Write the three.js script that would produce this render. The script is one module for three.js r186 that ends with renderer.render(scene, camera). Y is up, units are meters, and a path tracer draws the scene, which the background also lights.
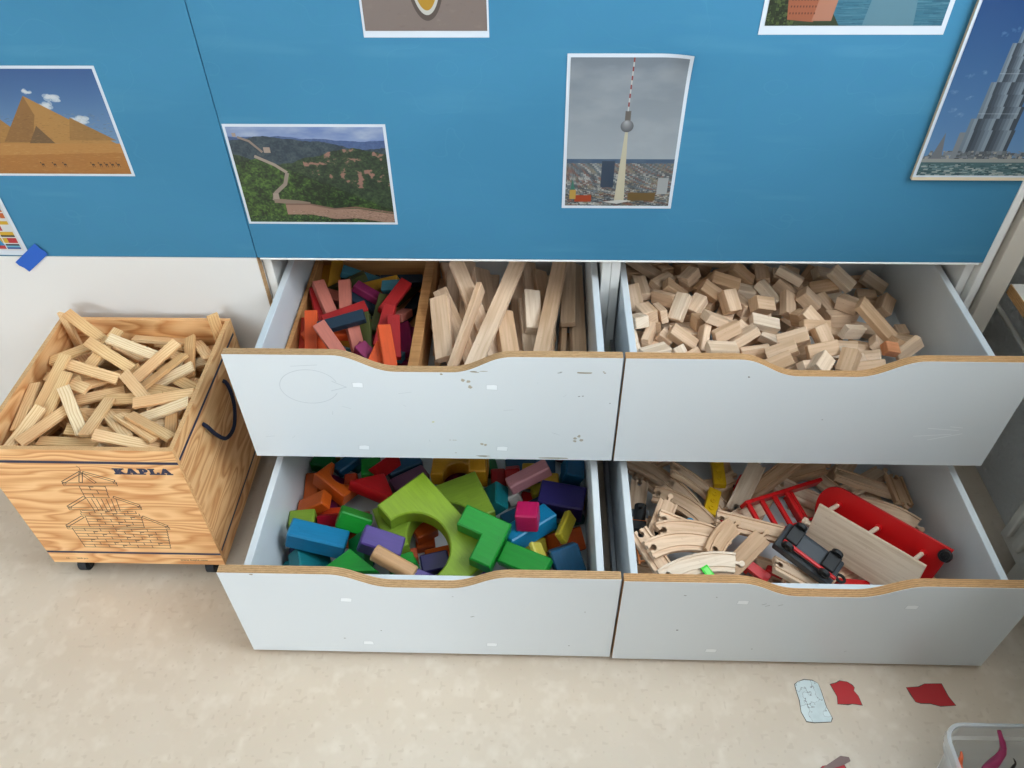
import * as THREE from 'three';
import { mergeGeometries, toCreasedNormals, mergeVertices } from 'three/addons/utils/BufferGeometryUtils.js';
import { RoundedBoxGeometry } from 'three/addons/geometries/RoundedBoxGeometry.js';
import { RectAreaLightUniformsLib } from 'three/addons/lights/RectAreaLightUniformsLib.js';
import { Brush, Evaluator, SUBTRACTION } from 'three-bvh-csg';

// ---------------------------------------------------------------- camera, sky, light, exposure
const scene = new THREE.Scene();
const camera = new THREE.PerspectiveCamera(51.53, 1024 / 768, 0.02, 60);
camera.position.set(0.5055, 1.5277, 1.3429);
camera.rotation.set(-0.7725, 0.0361, -0.014, 'YXZ');
scene.background = new THREE.Color(0.82, 0.92, 1.0);      // an overcast sky, even all round
scene.backgroundIntensity = 6.0;
const renderer = new THREE.WebGLRenderer();
renderer.toneMapping = THREE.LinearToneMapping;
renderer.toneMappingExposure = 0.94;
renderer.shadowMap.enabled = true;
const SIDE = { z0: 0.17, z1: 1.5, y0: 1.2, y1: 2.7 };         // unseen high window placed to light floor and drawers, wall at x = 1.6
const REAR = { x0: -3.6, x1: -0.6, y0: 0.85, y1: 2.55 };      // unseen window opposite, placed to light the left-hand fronts, at z = 5.5
RectAreaLightUniformsLib.init();
function unseenWindowLight(w, h, at, to) { const l = new THREE.RectAreaLight(new THREE.Color(0.82, 0.92, 1.0), 6.0, w, h); l.position.set(...at); l.lookAt(...to); scene.add(l); }   // area light just inside an unseen window, standing in for part of the sky
unseenWindowLight(SIDE.z1 - SIDE.z0 - 0.1, SIDE.y1 - SIDE.y0 - 0.1, [1.598, (SIDE.y0 + SIDE.y1) / 2, (SIDE.z0 + SIDE.z1) / 2], [0, (SIDE.y0 + SIDE.y1) / 2, (SIDE.z0 + SIDE.z1) / 2]);
unseenWindowLight(REAR.x1 - REAR.x0 - 0.1, REAR.y1 - REAR.y0 - 0.1, [(REAR.x0 + REAR.x1) / 2, (REAR.y0 + REAR.y1) / 2, 5.498], [(REAR.x0 + REAR.x1) / 2, (REAR.y0 + REAR.y1) / 2, 0]);

// ---------------------------------------------------------------- helpers
let seed = 20240;
const rnd = () => { seed = (seed + 0x6d2b79f5) | 0; let t = Math.imul(seed ^ (seed >>> 15), 1 | seed); t = (t + Math.imul(t ^ (t >>> 7), 61 | t)) ^ t; return ((t ^ (t >>> 14)) >>> 0) / 4294967296; };
const rr = (a, b) => a + (b - a) * rnd();
const pick = (a) => a[Math.floor(rnd() * a.length)];
const V = (x, y, z) => new THREE.Vector3(x, y, z);
const taken = new Map();
function numbered(name) { const n = taken.get(name) ?? 0; taken.set(name, n + 1); return n ? name + '_' + String(n).padStart(3, '0') : name; }
function shade(o) { o.traverse((m) => { if (m.isMesh) { m.castShadow = true; m.receiveShadow = true; } }); return o; }
function tag(o, label, category, group) { o.userData.label = label; o.userData.category = category; if (group) o.userData.group = group; return o; }
function thing(name, label, category, group, at = [0, 0, 0]) { const o = new THREE.Group(); o.name = numbered(name); o.position.set(...at); scene.add(o); return tag(o, label, category, group); }
function part(name, geometry, material, parent, label) { const m = new THREE.Mesh(geometry, material); m.name = name; if (label) m.userData.label = label; m.castShadow = m.receiveShadow = true; parent.add(m); return m; }
function solo(name, geometry, material, label, category, group) { const m = part(numbered(name), geometry, material, scene); return tag(m, label, category, group); }
function struct(name, geometry, material, label) { const m = part(name, geometry, material, scene); m.userData.kind = 'structure'; m.userData.label = label; return m; }

// uv in metres, by the way each face points, grain along x (along z where a face looks along x)
function soup(geometry, crease = 0.5, uo = 0, vo = 0, endGrain = true) {
  const g = toCreasedNormals(geometry, crease), p = g.attributes.position, n = g.attributes.normal, uv = new Float32Array(p.count * 2);
  const a = V(), b = V(), c = V();
  for (let i = 0; i < p.count; i += 3) {
    a.fromBufferAttribute(p, i); b.fromBufferAttribute(p, i + 1); c.fromBufferAttribute(p, i + 2);
    const f = b.clone().sub(a).cross(c.clone().sub(a)), x = Math.abs(f.x), y = Math.abs(f.y), z = Math.abs(f.z);
    [a, b, c].forEach((q, k) => {
      const [u, v] = y >= x && y >= z ? [q.x, q.z] : z >= x ? [q.x, q.y + 0.37] : endGrain ? [q.z * 0.15, q.y * 3 + q.z + 0.11] : [q.z, q.y];
      uv[(i + k) * 2] = u + uo; uv[(i + k) * 2 + 1] = v + vo;
    });
  }
  g.setAttribute('uv', new THREE.BufferAttribute(uv, 2));
  g.clearGroups();
  return g;
}
// a box with chamfered edges, 44 triangles, centred on the origin
function block(l, h, w, b = 0.0012, uo = 0, vo = 0, endGrain = true) {
  const X = l / 2, Y = h / 2, Z = w / 2, pos = [], quad = (...q) => { for (const k of q.length === 4 ? [0, 1, 2, 0, 2, 3] : [0, 1, 2]) pos.push(...q[k]); };
  const P = (ax, sx, sy, sz) => [sx * (X - (ax === 0 ? 0 : b)), sy * (Y - (ax === 1 ? 0 : b)), sz * (Z - (ax === 2 ? 0 : b))];
  const S = [-1, 1];
  const out = (...q) => { // wind outwards
    const e = V(...q[1]).sub(V(...q[0])), f = V(...q[2]).sub(V(...q[0])), m = q.reduce((s, r) => s.add(V(...r)), V());
    if (e.cross(f).dot(m) < 0) q.reverse(); quad(...q);
  };
  for (const s of S) {
    out(P(0, s, -1, -1), P(0, s, 1, -1), P(0, s, 1, 1), P(0, s, -1, 1)); out(P(1, -1, s, -1), P(1, 1, s, -1), P(1, 1, s, 1), P(1, -1, s, 1)); out(P(2, -1, -1, s), P(2, 1, -1, s), P(2, 1, 1, s), P(2, -1, 1, s));
    for (const t of S) {
      out(P(0, s, t, -1), P(0, s, t, 1), P(1, s, t, 1), P(1, s, t, -1)); out(P(0, s, -1, t), P(0, s, 1, t), P(2, s, 1, t), P(2, s, -1, t)); out(P(1, -1, s, t), P(1, 1, s, t), P(2, 1, s, t), P(2, -1, s, t));
      for (const r of S) out(P(0, s, t, r), P(1, s, t, r), P(2, s, t, r));
    }
  }
  const g = new THREE.BufferGeometry(); g.setAttribute('position', new THREE.Float32BufferAttribute(pos, 3));
  return soup(g, 0.1, uo, vo, endGrain);
}
const boxAt = (x0, x1, y0, y1, z0, z1, b = 0.001) => block(x1 - x0, y1 - y0, z1 - z0, b, 0, 0, false).translate((x0 + x1) / 2, (y0 + y1) / 2, (z0 + z1) / 2);
function flat(shape, depth, bevel = 0.0015, curve = 10) { // a shape lying flat, its y towards -z, centred in height
  const g = new THREE.ExtrudeGeometry(shape, { depth: depth - 2 * bevel, bevelEnabled: true, bevelSize: bevel, bevelThickness: bevel, bevelOffset: -bevel, bevelSegments: 1, curveSegments: curve });
  return soup(g.translate(0, 0, -(depth - 2 * bevel) / 2).rotateX(-Math.PI / 2), 0.6);
}
const poly = (pts) => new THREE.Shape(pts.map(([x, y]) => new THREE.Vector2(x, y)));

// ---------------------------------------------------------------- textures
function lattice(n, s) { const r = new Float32Array(n * n); let k = s * 7919 + 13; for (let i = 0; i < n * n; i++) { k = (Math.imul(k, 1664525) + 1013904223) >>> 0; r[i] = (k >>> 8) / 16777216; } return r; }
const grid = [1, 2, 3, 4].map((s) => lattice(128, s));
function noise(u, v, pu, pv, k = 0) { // repeats after pu, pv cells
  const x = Math.floor(u), y = Math.floor(v), fx = u - x, fy = v - y, m = (a, p) => ((a % p) + p) % p, L = grid[k & 3];
  const at = (i, j) => L[(m(j, pv) & 127) * 128 + (m(i, pu) & 127)], s = fx * fx * (3 - 2 * fx), t = fy * fy * (3 - 2 * fy);
  return (at(x, y) * (1 - s) + at(x + 1, y) * s) * (1 - t) + (at(x, y + 1) * (1 - s) + at(x + 1, y + 1) * s) * t;
}
const fbm = (u, v, pu, pv, o = 4, k = 0) => { let a = 0, w = 0.5, s = 0; for (let i = 0; i < o; i++) { a += w * noise(u, v, pu, pv, k + i); s += w; u *= 2; v *= 2; pu *= 2; pv *= 2; w *= 0.5; } return a / s; };
const mix = (a, b, t) => a.map((x, i) => x + (b[i] - x) * t);
function pixels(w, h, fn) { const d = new Uint8ClampedArray(w * h * 4); for (let j = 0; j < h; j++) for (let i = 0; i < w; i++) { const c = fn(i / w, j / h); d.set([c[0], c[1], c[2], 255], (j * w + i) * 4); } return d; }
function tile(w, h, metresU, metresV, fn, srgb = true) {
  const t = new THREE.DataTexture(new Uint8Array(pixels(w, h, fn).buffer), w, h); t.wrapS = t.wrapT = THREE.RepeatWrapping; t.magFilter = THREE.LinearFilter;
  if (srgb) t.colorSpace = THREE.SRGBColorSpace; t.repeat.set(1 / metresU, 1 / metresV); t.needsUpdate = true; return t;
}
function canvas(w, h, draw) { const c = document.createElement('canvas'); c.width = w; c.height = h; draw(c.getContext('2d'), w, h); const t = new THREE.CanvasTexture(c); t.colorSpace = THREE.SRGBColorSpace; t.anisotropy = 8; return t; }
const clamp = (x, a = 0, b = 1) => Math.min(b, Math.max(a, x));
// beech: fine streaks and short flecks
const beechMap = tile(512, 512, 0.24, 0.24, (u, v) => { const s = fbm(u * 3, v * 60, 3, 60, 3), b = fbm(u * 2, v * 5, 2, 5, 2, 1), f = noise(u * 48, v * 128, 48, 128, 2) > 0.93 ? 0.35 : 0; return mix(mix([240, 219, 196], [210, 182, 152], clamp(0.25 + (s - 0.5) * 1.3 + (b - 0.5) * 0.9)), [174, 138, 106], f * 0.6); });
// pine planks: strong straight year rings
const pineMap = tile(512, 512, 0.18, 0.12, (u, v) => { const d = v * 22 + fbm(u * 2, v * 4, 2, 4, 3) * 2.2, r = d - Math.floor(d), line = Math.pow(r, 3.2), s = fbm(u * 4, v * 90, 4, 90, 2, 1); return mix(mix([244, 220, 180], [198, 150, 100], clamp(line * 0.75 + (s - 0.5) * 0.4)), [214, 166, 124], clamp((fbm(u * 2, v * 3, 2, 3, 2, 2) - 0.45) * 1.5)); });
// rotary-cut plywood veneer: flame figure
const veneer = (u, v, pu, pv, k = 0) => { const f = fbm(u * 1.0, v * 3.2, Math.max(1, Math.round(pu)), Math.max(1, Math.round(pv * 3.2)), 3, k), d = f * 9 + v * 2.2, r = d - Math.floor(d), band = r < 0.72 ? Math.pow(r / 0.72, 1.7) : 1 - (r - 0.72) / 0.28, s = fbm(u * 6, v * 150, 6, 150, 2, k + 1); return clamp(band * 0.8 + (s - 0.5) * 0.45); };
const plyMap = tile(512, 512, 0.5, 0.5, (u, v) => mix([226, 184, 132], [184, 128, 76], veneer(u * 2, v * 3, 2, 3)));
const edgeMap = tile(512, 128, 0.4, 0.018, (u, v) => { const l = Math.floor(v * 9) % 2, s = fbm(u * 60, v * 9, 60, 9, 3, 1); return mix(mix([188, 150, 106], [150, 112, 72], l * 0.55 + (s - 0.5) * 0.9), [110, 78, 48], noise(u * 90, v * 18, 90, 18, 2) > 0.9 ? 0.5 : 0); });
const linoMap = tile(1024, 1024, 0.9, 0.9, (u, v) => { const a = fbm(u * 6, v * 6, 6, 6, 5), b = fbm(u * 40, v * 40, 40, 40, 3, 1), c = noise(u * 120, v * 120, 120, 120, 2); let q = mix([214, 199, 181], [205, 188, 168], clamp((a - 0.5) * 1.4 + 0.5)); q = mix(q, [224, 211, 195], clamp((b - 0.52) * 1.6)); return mix(q, [176, 155, 133], c > 0.86 ? 0.2 : 0); });
const linoBump = tile(512, 512, 0.45, 0.45, (u, v) => { const n = 120 + 120 * fbm(u * 48, v * 48, 48, 48, 3); return [n, n, n]; }, false);
const plasterBump = tile(256, 256, 0.25, 0.25, (u, v) => { const n = 255 * fbm(u * 24, v * 24, 24, 24, 4); return [n, n, n]; }, false);
const chalkMap = tile(1024, 1024, 0.8, 0.8, (u, v) => { const a = fbm(u * 3, v * 5, 3, 5, 4), w = fbm(u * 4 + a, v * 26, 4, 26, 3, 1), d = Math.abs(fbm(u * 5, v * 7, 5, 7, 3, 2) - 0.5); return mix(mix([51, 117, 151], [58, 125, 160], clamp((a - 0.3) * 1.4)), [138, 182, 200], clamp((w - 0.68) * 1.2) * 0.4 + (d < 0.003 ? 0.05 : 0)); });
const paintMap = tile(256, 256, 0.12, 0.12, (u, v) => { const s = fbm(u * 4, v * 40, 4, 40, 3), d = noise(u * 40, v * 40, 40, 40, 2) > 0.965 ? 36 : 0, q = 255 - (1 - s) * 26 - d; return [q, q, q]; });
const speckMap = tile(512, 512, 0.5, 0.5, (u, v) => { const q = 250 + 5 * (fbm(u * 8, v * 8, 8, 8, 4) - 0.5) * 2; return [q, q, q - 1]; });

// ---------------------------------------------------------------- materials
const mat = (color, roughness = 0.6, extra = {}) => new THREE.MeshStandardMaterial({ color, roughness, ...extra });
const M = {
  lino: mat(0xffffff, 0.42, { map: linoMap, bumpMap: linoBump, bumpScale: 0.0004 }),
  wall: mat(0xe4e0d8, 0.9), ceiling: mat(0xeeece6, 0.95),
  blocker: mat(0x6b5238, 0.6), plaster: mat(0xe4e7e9, 0.95, { bumpMap: plasterBump, bumpScale: 0.004 }),
  beigeWall: mat(0xcfc6ba, 0.9), white: mat(0xe6e4e0, 0.45), laminate: mat(0xd5dbe0, 0.38, { map: speckMap }),
  cupboardWhite: mat(0xdad7d4, 0.5), blue: mat(0xffffff, 0.85, { map: chalkMap }),
  edge: mat(0xffffff, 0.7, { map: edgeMap }), paleEdge: mat(0xfff4e4, 0.65, { map: edgeMap }),
  ply: mat(0xffffff, 0.55, { map: plyMap }), black: mat(0x15171a, 0.55), rubber: mat(0x22252a, 0.8), rope: mat(0x161d38, 0.85),
  steel: mat(0xb9bcc0, 0.35, { metalness: 0.8 }), paper: mat(0xc6cdd6, 0.6), backing: mat(0xd6c4a6, 0.7), radiator: mat(0xd8d6d0, 0.45), tray: mat(0xd0a878, 0.65, { map: beechMap }),
};

// ---------------------------------------------------------------- the room
struct('floor', boxAt(-4, 1.9, -0.1, 0, -0.7, 5.6), M.lino, 'beige mottled linoleum floor');
struct('ceiling', boxAt(-4.1, 1.9, 2.8, 2.9, -0.7, 5.6), M.ceiling, 'white ceiling');
struct('wall_back', boxAt(-4.1, 1.9, 0, 2.8, -0.7, -0.6), M.wall, 'white wall behind the cupboards');
struct('wall_left', boxAt(-4.1, -4, 0, 2.8, -0.6, 5.6), M.wall, 'white side wall');
const openWall = (name, label, m, [a0, a1], [o0, o1], y0, y1, box, from = 0) => { // four pieces round an opening
  const w = new THREE.Group(); w.name = name; w.userData = { kind: 'structure', label }; scene.add(w);
  part('wall_piece', box(a0, o0, from, 2.8), m, w); part('wall_piece', box(o1, a1, from, 2.8), m, w); part('wall_piece', box(o0, o1, y1, 2.8), m, w); if (y0 > from + 0.01) part('wall_piece', box(o0, o1, from, y0), m, w);
};
const openWindow = (name, label, [o0, o1], y0, y1, n, box) => {
  const w = new THREE.Group(); w.name = name; w.userData = { kind: 'structure', label }; scene.add(w);
  for (let i = 0; i <= n; i++) { const a = Math.min(Math.max(o0 + (o1 - o0) * i / n - 0.025, o0), o1 - 0.05); part('frame_post', box(a, a + 0.05, y0 + 0.05, y1 - 0.05), M.white, w); }
  part('frame_rail', box(o0, o1, y0 + 0.0005, y0 + 0.05), M.white, w); part('frame_rail', box(o0, o1, y1 - 0.05, y1), M.white, w);
};
struct('wall_right_base', boxAt(1.6, 1.75, 0, 0.484, -0.6, 5.5), M.plaster, 'pale grey rough plaster below the window sill');  // pale plaster; only the shade under the sill darkens it
openWall('wall_right', 'white wall around the side window', M.wall, [-0.6, 5.5], [SIDE.z0, SIDE.z1], SIDE.y0, SIDE.y1, (a, b, y0, y1) => boxAt(1.6, 1.75, y0, y1, a, b), 0.511);
openWall('wall_front', 'white wall opposite the cupboards', M.wall, [-4, 1.9], [REAR.x0, REAR.x1], REAR.y0, REAR.y1, (a, b, y0, y1) => boxAt(a, b, y0, y1, 5.5, 5.6));
openWindow('unseen_window_1', 'long high window out of view in the side wall, lighting floor and drawers', [SIDE.z0, SIDE.z1], SIDE.y0, SIDE.y1, 2, (a, b, y0, y1) => boxAt(1.66, 1.7, y0, y1, a, b));
openWindow('unseen_window_2', 'long window out of view opposite the cupboards, lighting the drawer fronts', [REAR.x0, REAR.x1], REAR.y0, REAR.y1, 3, (a, b, y0, y1) => boxAt(a, b, y0, y1, 5.53, 5.57));
struct('trim_1', boxAt(1.443, 1.484, 0, 2.8, -0.6, 0), M.beigeWall, 'beige painted wall corner beside the cupboard');
{
  const s = new THREE.Group(); s.name = 'trim_2'; s.userData = { kind: 'structure', label: 'white window sill with a bare plywood edge' }; scene.add(s);
  part('sill_board', boxAt(1.502, 1.75, 0.486, 0.5095, -0.017, 5.5), M.white, s); part('sill_edge', boxAt(1.499, 1.502, 0.486, 0.509, -0.017, 5.5, 0.0005), M.paleEdge, s, 'bare plywood edge');
}

// ---------------------------------------------------------------- cupboards
{
  const c = thing('cupboard', 'cupboard with blue painted upper door and white lower door beside the pine crate', 'cupboard', null, [-0.73, 0, -0.25]);
  const P = (n, x0, x1, y0, y1, z0, z1, m, l) => part(n, boxAt(x0 + 0.73, x1 + 0.73, y0, y1, z0 + 0.25, z1 + 0.25), m, c, l);
  P('side_panel', -1.4, -1.382, 0, 2.1, -0.5, -0.019, M.white); P('side_panel', -0.0835, -0.0655, 0, 2.1, -0.5, -0.019, M.white); P('back_panel', -1.381, -0.0845, 0.05, 2.1, -0.51, -0.501, M.white); P('top_panel', -1.4, -0.0655, 2.1005, 2.118, -0.5, 0, M.white);
  P('upper_door', -1.4, -0.0662, 0.5735, 2.1, -0.018, 0, M.blue, 'blue painted board door');
  P('lower_door', -1.4, -0.0672, 0.025, 0.5725, -0.018, 0, M.cupboardWhite, 'white laminate door'); P('door_edge', -0.0670, -0.0660, 0.025, 0.5725, -0.018, 0, M.edge, 'bare plywood edge of the lower door');
}
{
  const c = thing('cupboard', 'wide cupboard with blue door board above four open toy drawers', 'cupboard', null, [0.68, 0, -0.25]);
  const P = (n, x0, x1, y0, y1, z0, z1, m, l) => part(n, boxAt(x0 - 0.68, x1 - 0.68, y0, y1, z0 + 0.25, z1 + 0.25), m, c, l);
  for (const [a, b] of [[-0.0635, -0.0455], [0.648, 0.6667], [0.6675, 0.686], [1.391, 1.4095]]) P('side_panel', a, b, 0, 2.1, -0.5, -0.019, M.white);
  P('end_panel', 1.411, 1.4265, 0, 2.1, -0.5, 0, M.white); P('filler_strip', 1.428, 1.442, 0, 2.1, -0.5, -0.02, M.white);
  P('back_panel', -0.0635, 1.4095, 0.01, 2.1, -0.512, -0.501, M.white); P('top_panel', -0.0635, 1.4265, 2.1005, 2.118, -0.5, 0, M.white);
  for (const [a, b] of [[-0.045, 0.6475], [0.6865, 1.3905]]) P('shelf', a, b, 0.578, 0.596, -0.5, -0.019, M.white);
  P('upper_door', -0.0648, 1.4105, 0.5735, 2.1, -0.018, 0, M.blue, 'blue painted board door'); P('door_trim', -0.06, 1.404, 0.569, 0.5732, -0.018, 0.0008, M.white, 'white edge strip under the blue board');
}
{ // radiator under the sill
  const r = thing('radiator', 'white ribbed panel radiator under the window sill', 'radiator', null, [1.55, 0.09, 1.0]);
  part('panel', boxAt(-0.035, 0.0, 0, 0.36, -0.69, 0.7, 0.004), M.radiator, r);
  for (let i = 0; i < 34; i++) part('rib', new RoundedBoxGeometry(0.014, 0.3, 0.022, 1, 0.005).translate(-0.04, 0.18, -0.665 + i * 0.04), M.radiator, r);
  for (const z of [-0.6, 0.6]) { part('bracket', boxAt(0, 0.0495, 0.1, 0.14, z - 0.02, z + 0.02), M.radiator, r); part('foot', boxAt(-0.025, -0.005, -0.09, 0, z - 0.02, z + 0.02), M.radiator, r); }
  part('pipe', new THREE.TubeGeometry(new THREE.CatmullRomCurve3([V(-0.015, 0.3, -0.69), V(-0.015, 0.3, -0.8), V(0.0, 0.3, -0.95), V(0.0, 0.3, -1.2)]), 16, 0.006, 6), M.radiator, r);
}

{ // tall cabinet out of view, placed to block light from the right-hand fronts
  const t = thing('unseen_blocker', 'tall brown cabinet out of view, placed to shade the toy drawer fronts', 'blocker', null, [0.42, 0, 1.85]);
  part('body', boxAt(-0.36, 0.36, 0, 2.3, -0.15, 0.2), M.blocker, t); for (const s of [-1, 1]) { const d = part('door', boxAt(s * 0.18 - 0.176, s * 0.18 + 0.176, 0.05, 2.27, -0.17, -0.1505), M.blocker, t); part('handle', boxAt(s * 0.04 - 0.008, s * 0.04 + 0.008, 0.95, 1.1, -0.19, -0.1705), M.steel, d); }
}
{ // low table out of view, placed to shade the floor and tub
  const t = thing('unseen_low_table', 'low white table out of view, placed to shade the floor by the storage tub', 'table', null, [1.41, 0, 1.15]);
  part('table_top', boxAt(-0.06, 0.085, 0.5, 0.52, -0.53, 0.5), M.white, t); for (const [x, z] of [[-0.04, 0.47], [0.065, 0.47], [0.065, 0.05]]) part('leg', boxAt(x - 0.015, x + 0.015, 0, 0.4995, z - 0.015, z + 0.015), M.steel, t);
}

// ---------------------------------------------------------------- drawers
function frontMap(x0, w, h, draw) {
  const t = canvas(1024, 400, (g, W, H) => {
    g.fillStyle = '#e7e9ea'; g.fillRect(0, 0, W, H);
    draw(g, (x) => x / w * W, (y) => H - y / h * H);
  });
  t.repeat.set(1 / w, 1 / h); t.offset.set(0.5, 0.5); return t;
}
function drawer(label, x0, x1, y0, y1, zf, ix0, ix1, rim, zb, marks, edge = M.edge) {
  const w = x1 - x0, h = y1 - y0, cx = (x0 + x1) / 2, cy = (y0 + y1) / 2, d = thing('drawer', label, 'drawer', 'toy drawers', [cx, y0, zf]);
  const s = new THREE.Shape(); s.moveTo(-w / 2, -h / 2); s.lineTo(w / 2, -h / 2); s.lineTo(w / 2, h / 2); s.lineTo(0.166, h / 2);
  s.bezierCurveTo(0.118, h / 2, 0.1, h / 2 - 0.039, 0.05, h / 2 - 0.0395); s.lineTo(-0.05, h / 2 - 0.0395); s.bezierCurveTo(-0.1, h / 2 - 0.039, -0.118, h / 2, -0.166, h / 2); s.lineTo(-w / 2, h / 2); s.closePath();
  const T = 0.018, face = new THREE.ShapeGeometry(s, 14), lam = M.laminate.clone(); lam.color.set('#eef2f6'); lam.map = frontMap(x0, w, h, marks);
  const core = new THREE.ExtrudeGeometry(s, { depth: T - 0.0012, bevelEnabled: false, curveSegments: 14 });
  const q = core.attributes.position, n = core.attributes.normal, uv = new Float32Array(q.count * 2);
  for (let i = 0; i < q.count; i++) { uv[2 * i] = Math.abs(n.getX(i)) > 0.8 ? q.getY(i) : q.getX(i); uv[2 * i + 1] = q.getZ(i); }
  core.setAttribute('uv', new THREE.BufferAttribute(uv, 2)); core.clearGroups();
  const f = part('front_core', core.translate(0, h / 2, -T + 0.0006), edge, d, 'plywood front with bare edges and a scooped grip');
  part('front_laminate', new THREE.ExtrudeGeometry(s, { depth: 0.0006, bevelEnabled: false, curveSegments: 14 }).translate(0, h / 2, -0.0006), lam, f, 'white laminate face');
  const b = rim - y0, L = ix0 - cx, R = ix1 - cx, t = 0.014, back = zb - zf, base = 0.022;
  for (const [a, e] of [[L, L + t], [R - t, R]]) part('side_panel', boxAt(a, e, base, b, back, -T - 0.0005, 0.0012), M.laminate, d);
  part('back_panel', boxAt(L + t, R - t, base, b, back, back + t), M.laminate, d); part('inner_front', boxAt(L + t, R - t, base, b, -T - 0.0145, -T - 0.0005), M.laminate, d);
  part('bottom_panel', boxAt(L + t, R - t, base, base + 0.008, back + t, -T - 0.0145), M.laminate, d);
  for (const e of [L - 0.006, R + 0.006]) part('runner', boxAt(e - 0.005, e + 0.005, base, base + 0.03, back, -T - 0.02), M.steel, d);
  return d;
}
const chip = (g, X, Y, x, y, w, h, c, n = 1) => { // a ragged patch of bare board or old glue
  g.fillStyle = c; if (n > 1) { w *= 0.6; h *= 0.6; }
  for (let k = 0; k < n; k++) { const ox = n > 1 ? rr(-w, w) : 0, oy = n > 1 ? rr(-h, h) : 0; g.beginPath(); for (let i = 0; i < 9; i++) { const a = i / 9 * 6.283, r = rr(0.55, 1.1); g.lineTo(X(x + ox + Math.cos(a) * w / 2 * r), Y(y + oy + Math.sin(a) * h / 2 * r)); } g.fill(); }
};
const glue = (g, X, Y, x, y) => { g.fillStyle = '#ffffff'; g.strokeStyle = '#c9cdcf'; g.lineWidth = 1; g.beginPath(); for (const [a, b] of [[-0.011, -0.006], [0.01, -0.007], [0.011, 0.005], [0.003, 0.007], [-0.01, 0.006]]) g.lineTo(X(x + a + rr(-0.001, 0.001)), Y(y + b)); g.closePath(); g.fill(); g.stroke(); };
const bare = '#9a8d76', grey = '#8e8f8c';
const UY = [0.2908, 0.5706], LY = [0.012, 0.2965];
drawer('upper drawer of long beech planks and dull coloured blocks, scuffed white front', -0.0567, 0.6666, ...UY, 0.2931, -0.0324, 0.6421, 0.5105, -0.29, (g, X, Y) => {
  g.strokeStyle = '#bfc4c8'; g.lineWidth = 1.2; g.beginPath(); g.ellipse(X(0.145), Y(0.2), X(0.055), 62, -0.1, 0.5, 6.1); g.stroke(); g.beginPath(); g.moveTo(X(0.19), Y(0.215)); g.lineTo(X(0.215), Y(0.2)); g.lineTo(X(0.185), Y(0.19)); g.stroke();
  g.beginPath(); g.moveTo(X(0.12), Y(0.252)); g.lineTo(X(0.17), Y(0.256)); g.stroke();
  for (const [x, y] of [[0.237, 0.206], [0.487, 0.204], [0.225, 0.03], [0.503, 0.032]]) glue(g, X, Y, x, y);
  chip(g, X, Y, 0.44, 0.213, 0.014, 0.016, '#b9ac98', 3); chip(g, X, Y, 0.455, 0.243, 0.03, 0.003, bare, 4); chip(g, X, Y, 0.395, 0.236, 0.006, 0.005, bare); chip(g, X, Y, 0.655, 0.243, 0.045, 0.0045, bare); chip(g, X, Y, 0.61, 0.244, 0.01, 0.003, grey, 3); chip(g, X, Y, 0.69, 0.243, 0.007, 0.005, bare, 2);
  chip(g, X, Y, 0.654, 0.185, 0.008, 0.005, grey, 2); chip(g, X, Y, 0.708, 0.165, 0.003, 0.003, grey); chip(g, X, Y, 0.655, 0.065, 0.014, 0.014, '#b4ab9c', 4); chip(g, X, Y, 0.462, 0.044, 0.013, 0.013, '#b9ac98', 2); chip(g, X, Y, 0.462, 0.008, 0.045, 0.0035, bare, 3); chip(g, X, Y, 0.61, 0.005, 0.068, 0.004, bare); chip(g, X, Y, 0.405, 0.055, 0.009, 0.002, bare, 3); chip(g, X, Y, 0.41, 0.018, 0.006, 0.002, bare, 2); chip(g, X, Y, 0.37, 0.108, 0.006, 0.004, '#d9d6a0');
  g.strokeStyle = '#c0c5c7'; for (let i = 0; i < 12; i++) { const x = rr(0.05, 0.65), y = rr(0.03, 0.23); g.lineWidth = 0.8; g.beginPath(); g.moveTo(X(x), Y(y)); g.lineTo(X(x + rr(-0.03, 0.03)), Y(y + rr(-0.01, 0.01))); g.stroke(); }
});
drawer('upper drawer heaped with small beech blocks, clean white front', 0.6712, 1.4038, ...UY, 0.2937, 0.6899, 1.3777, 0.5105, -0.29, (g, X, Y) => {
  chip(g, X, Y, 0.225, 0.238, 0.004, 0.004, '#5c5348'); chip(g, X, Y, 0.385, 0.128, 0.003, 0.002, grey); g.strokeStyle = '#ffffff'; g.lineWidth = 2.2;
  for (const [a, b, c, d] of [[0.59, 0.108, 0.65, 0.103], [0.57, 0.085, 0.64, 0.092], [0.6, 0.075, 0.66, 0.094], [0.655, 0.11, 0.63, 0.113]]) { g.beginPath(); g.moveTo(X(a), Y(b)); g.lineTo(X(c), Y(d)); g.stroke(); }
}, M.paleEdge);
drawer('lower drawer of rainbow coloured building blocks, white front on the floor', -0.0567, 0.6666, ...LY, 0.5731, -0.0324, 0.6421, 0.25, 0.01, (g, X, Y) => {
  for (const [x, y] of [[0.22, 0.2], [0.24, 0.038], [0.487, 0.04]]) glue(g, X, Y, x, y); chip(g, X, Y, 0.062, 0.281, 0.008, 0.004, bare); chip(g, X, Y, 0.272, 0.088, 0.004, 0.003, grey); chip(g, X, Y, 0.195, 0.055, 0.005, 0.003, grey); chip(g, X, Y, 0.45, 0.148, 0.009, 0.003, grey, 2); chip(g, X, Y, 0.42, 0.218, 0.004, 0.002, grey); chip(g, X, Y, 0.665, 0.172, 0.003, 0.003, grey); chip(g, X, Y, 0.64, 0.042, 0.004, 0.003, grey); chip(g, X, Y, 0.46, 0.158, 0.006, 0.002, '#f4f6f6');
});
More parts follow.
